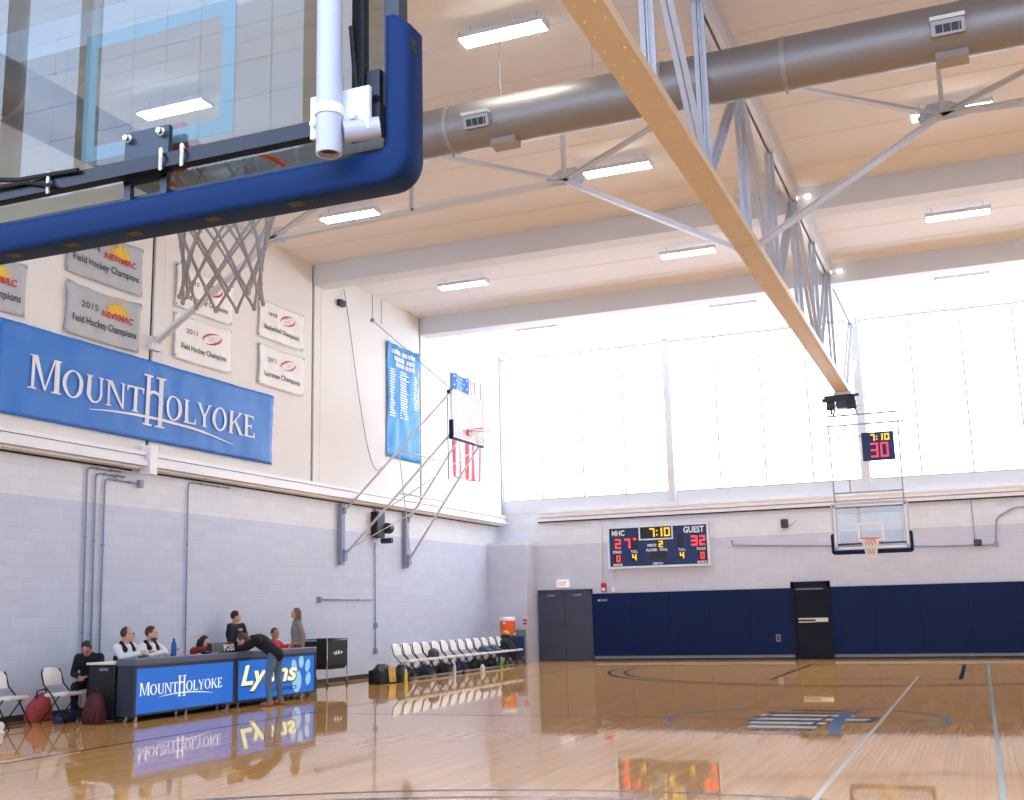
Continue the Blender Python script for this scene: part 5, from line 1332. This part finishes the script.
person('person in a dark jacket leaning back against the block wall behind the table', (-11.36, 18.98, 0), E90-.15, STAND, dict(chest=(0, -.04, 1.24), neck=(0, -.06, 1.45), head=(0, -.01, 1.585), wrR=(.05, .22, 1.08), wrL=(-.03, .2, 1.12), elR=(.25, .08, 1.08), elL=(-.25, .08, 1.1), anR=(.1, .14, .08), anL=(-.1, .14, .08), knR=(.1, .1, .49), knL=(-.1, .1, .49)), 'cl_navyblack', 'jeans', 'hair_black', 'shoe_black', scale=.965, yaw=.9, extras=print_, chest_w=1.22)
person('person in red top seated at the table behind the one bending over', (-10.95, 19.62, 0), E90, SIT, dict(wrR=(.16, .5, .97), wrL=(-.16, .5, .97), elR=(.26, .24, .84), elL=(-.26, .24, .84), pelvis=(0, 0, .54)), 'cl_red', 'cl_black', 'hair_brown', 'shoe_black', 'skin2', yaw=-.35, scale=.98)
person('person with long brown hair and grey sweater standing at the right end of the table', (-11.0, 20.6, 0), 2.35, STAND, dict(elR=(.22, -.08, 1.12), elL=(-.22, -.1, 1.12), wrR=(.14, .06, .95), wrL=(-.2, -.08, .9)), 'cl_grey', 'cl_black', 'hair_lb', 'shoe_black', hair_style='long', scale=.985)
person('person in black hoodie and blue jeans bending over the front of the table', (-9.2, 17.1, 0), PI/2, STAND,
       dict(pelvis=(-.02, -.05, .88), hipR=(.07, -.05, .85), hipL=(-.1, -.05, .85), knR=(.14, .0, .47), knL=(-.1, .04, .47), anR=(.2, -.03, .08), anL=(-.14, -.03, .08),
            chest=(-.1, .16, 1.07), neck=(-.22, .3, 1.16), head=(-.31, .43, 1.12), shR=(-.08, .26, 1.11), shL=(-.3, .14, 1.13), elR=(-.14, .45, .99), elL=(-.42, .36, 1.0), wrR=(-.26, .54, .96), wrL=(-.46, .55, .965)),
       'cl_black', 'jeans', 'hair_brown', 'shoe_tan', yaw=.5, pitch=-.6, hair_style='hood')

# ================================================================== LIGHT
w = bpy.data.worlds.new('World'); scene.world = w; w.use_nodes = True
nt = w.node_tree; bgn = nt.nodes['Background']
sky = nt.nodes.new('ShaderNodeTexSky'); sky.sky_type = 'HOSEK_WILKIE'
nt.links.new(sky.outputs[0], bgn.inputs[0]); bgn.inputs[1].default_value = .6

# ================================================================== CAMERA
F_, YAW, PITCH, ROLL = 1126.43, .38503, .18612, -.02347
f = Vector((-math.sin(YAW)*math.cos(PITCH), math.cos(YAW)*math.cos(PITCH), math.sin(PITCH)))
r0 = Vector((math.cos(YAW), math.sin(YAW), 0)); u0 = r0.cross(f)
r = math.cos(ROLL)*r0+math.sin(ROLL)*u0; u = -math.sin(ROLL)*r0+math.cos(ROLL)*u0
cam = bpy.data.cameras.new('camera'); co = bpy.data.objects.new('camera', cam); col.objects.link(co)
cam.sensor_fit = 'HORIZONTAL'; cam.sensor_width = 36; cam.lens = F_/1024*36; cam.clip_start = .05; cam.clip_end = 200
mx = Matrix(((r.x, u.x, -f.x, 2.34257), (r.y, u.y, -f.y, 0), (r.z, u.z, -f.z, 1.49605), (0, 0, 0, 1)))
co.matrix_world = mx
scene.camera = co
vs = scene.view_settings; vs.view_transform = 'Standard'; vs.look = 'None'; vs.gamma = 1; vs.exposure = .82; vs.use_curve_mapping = False
scene.cycles.max_bounces = 10; scene.cycles.diffuse_bounces = 6; scene.cycles.transparent_max_bounces = 16
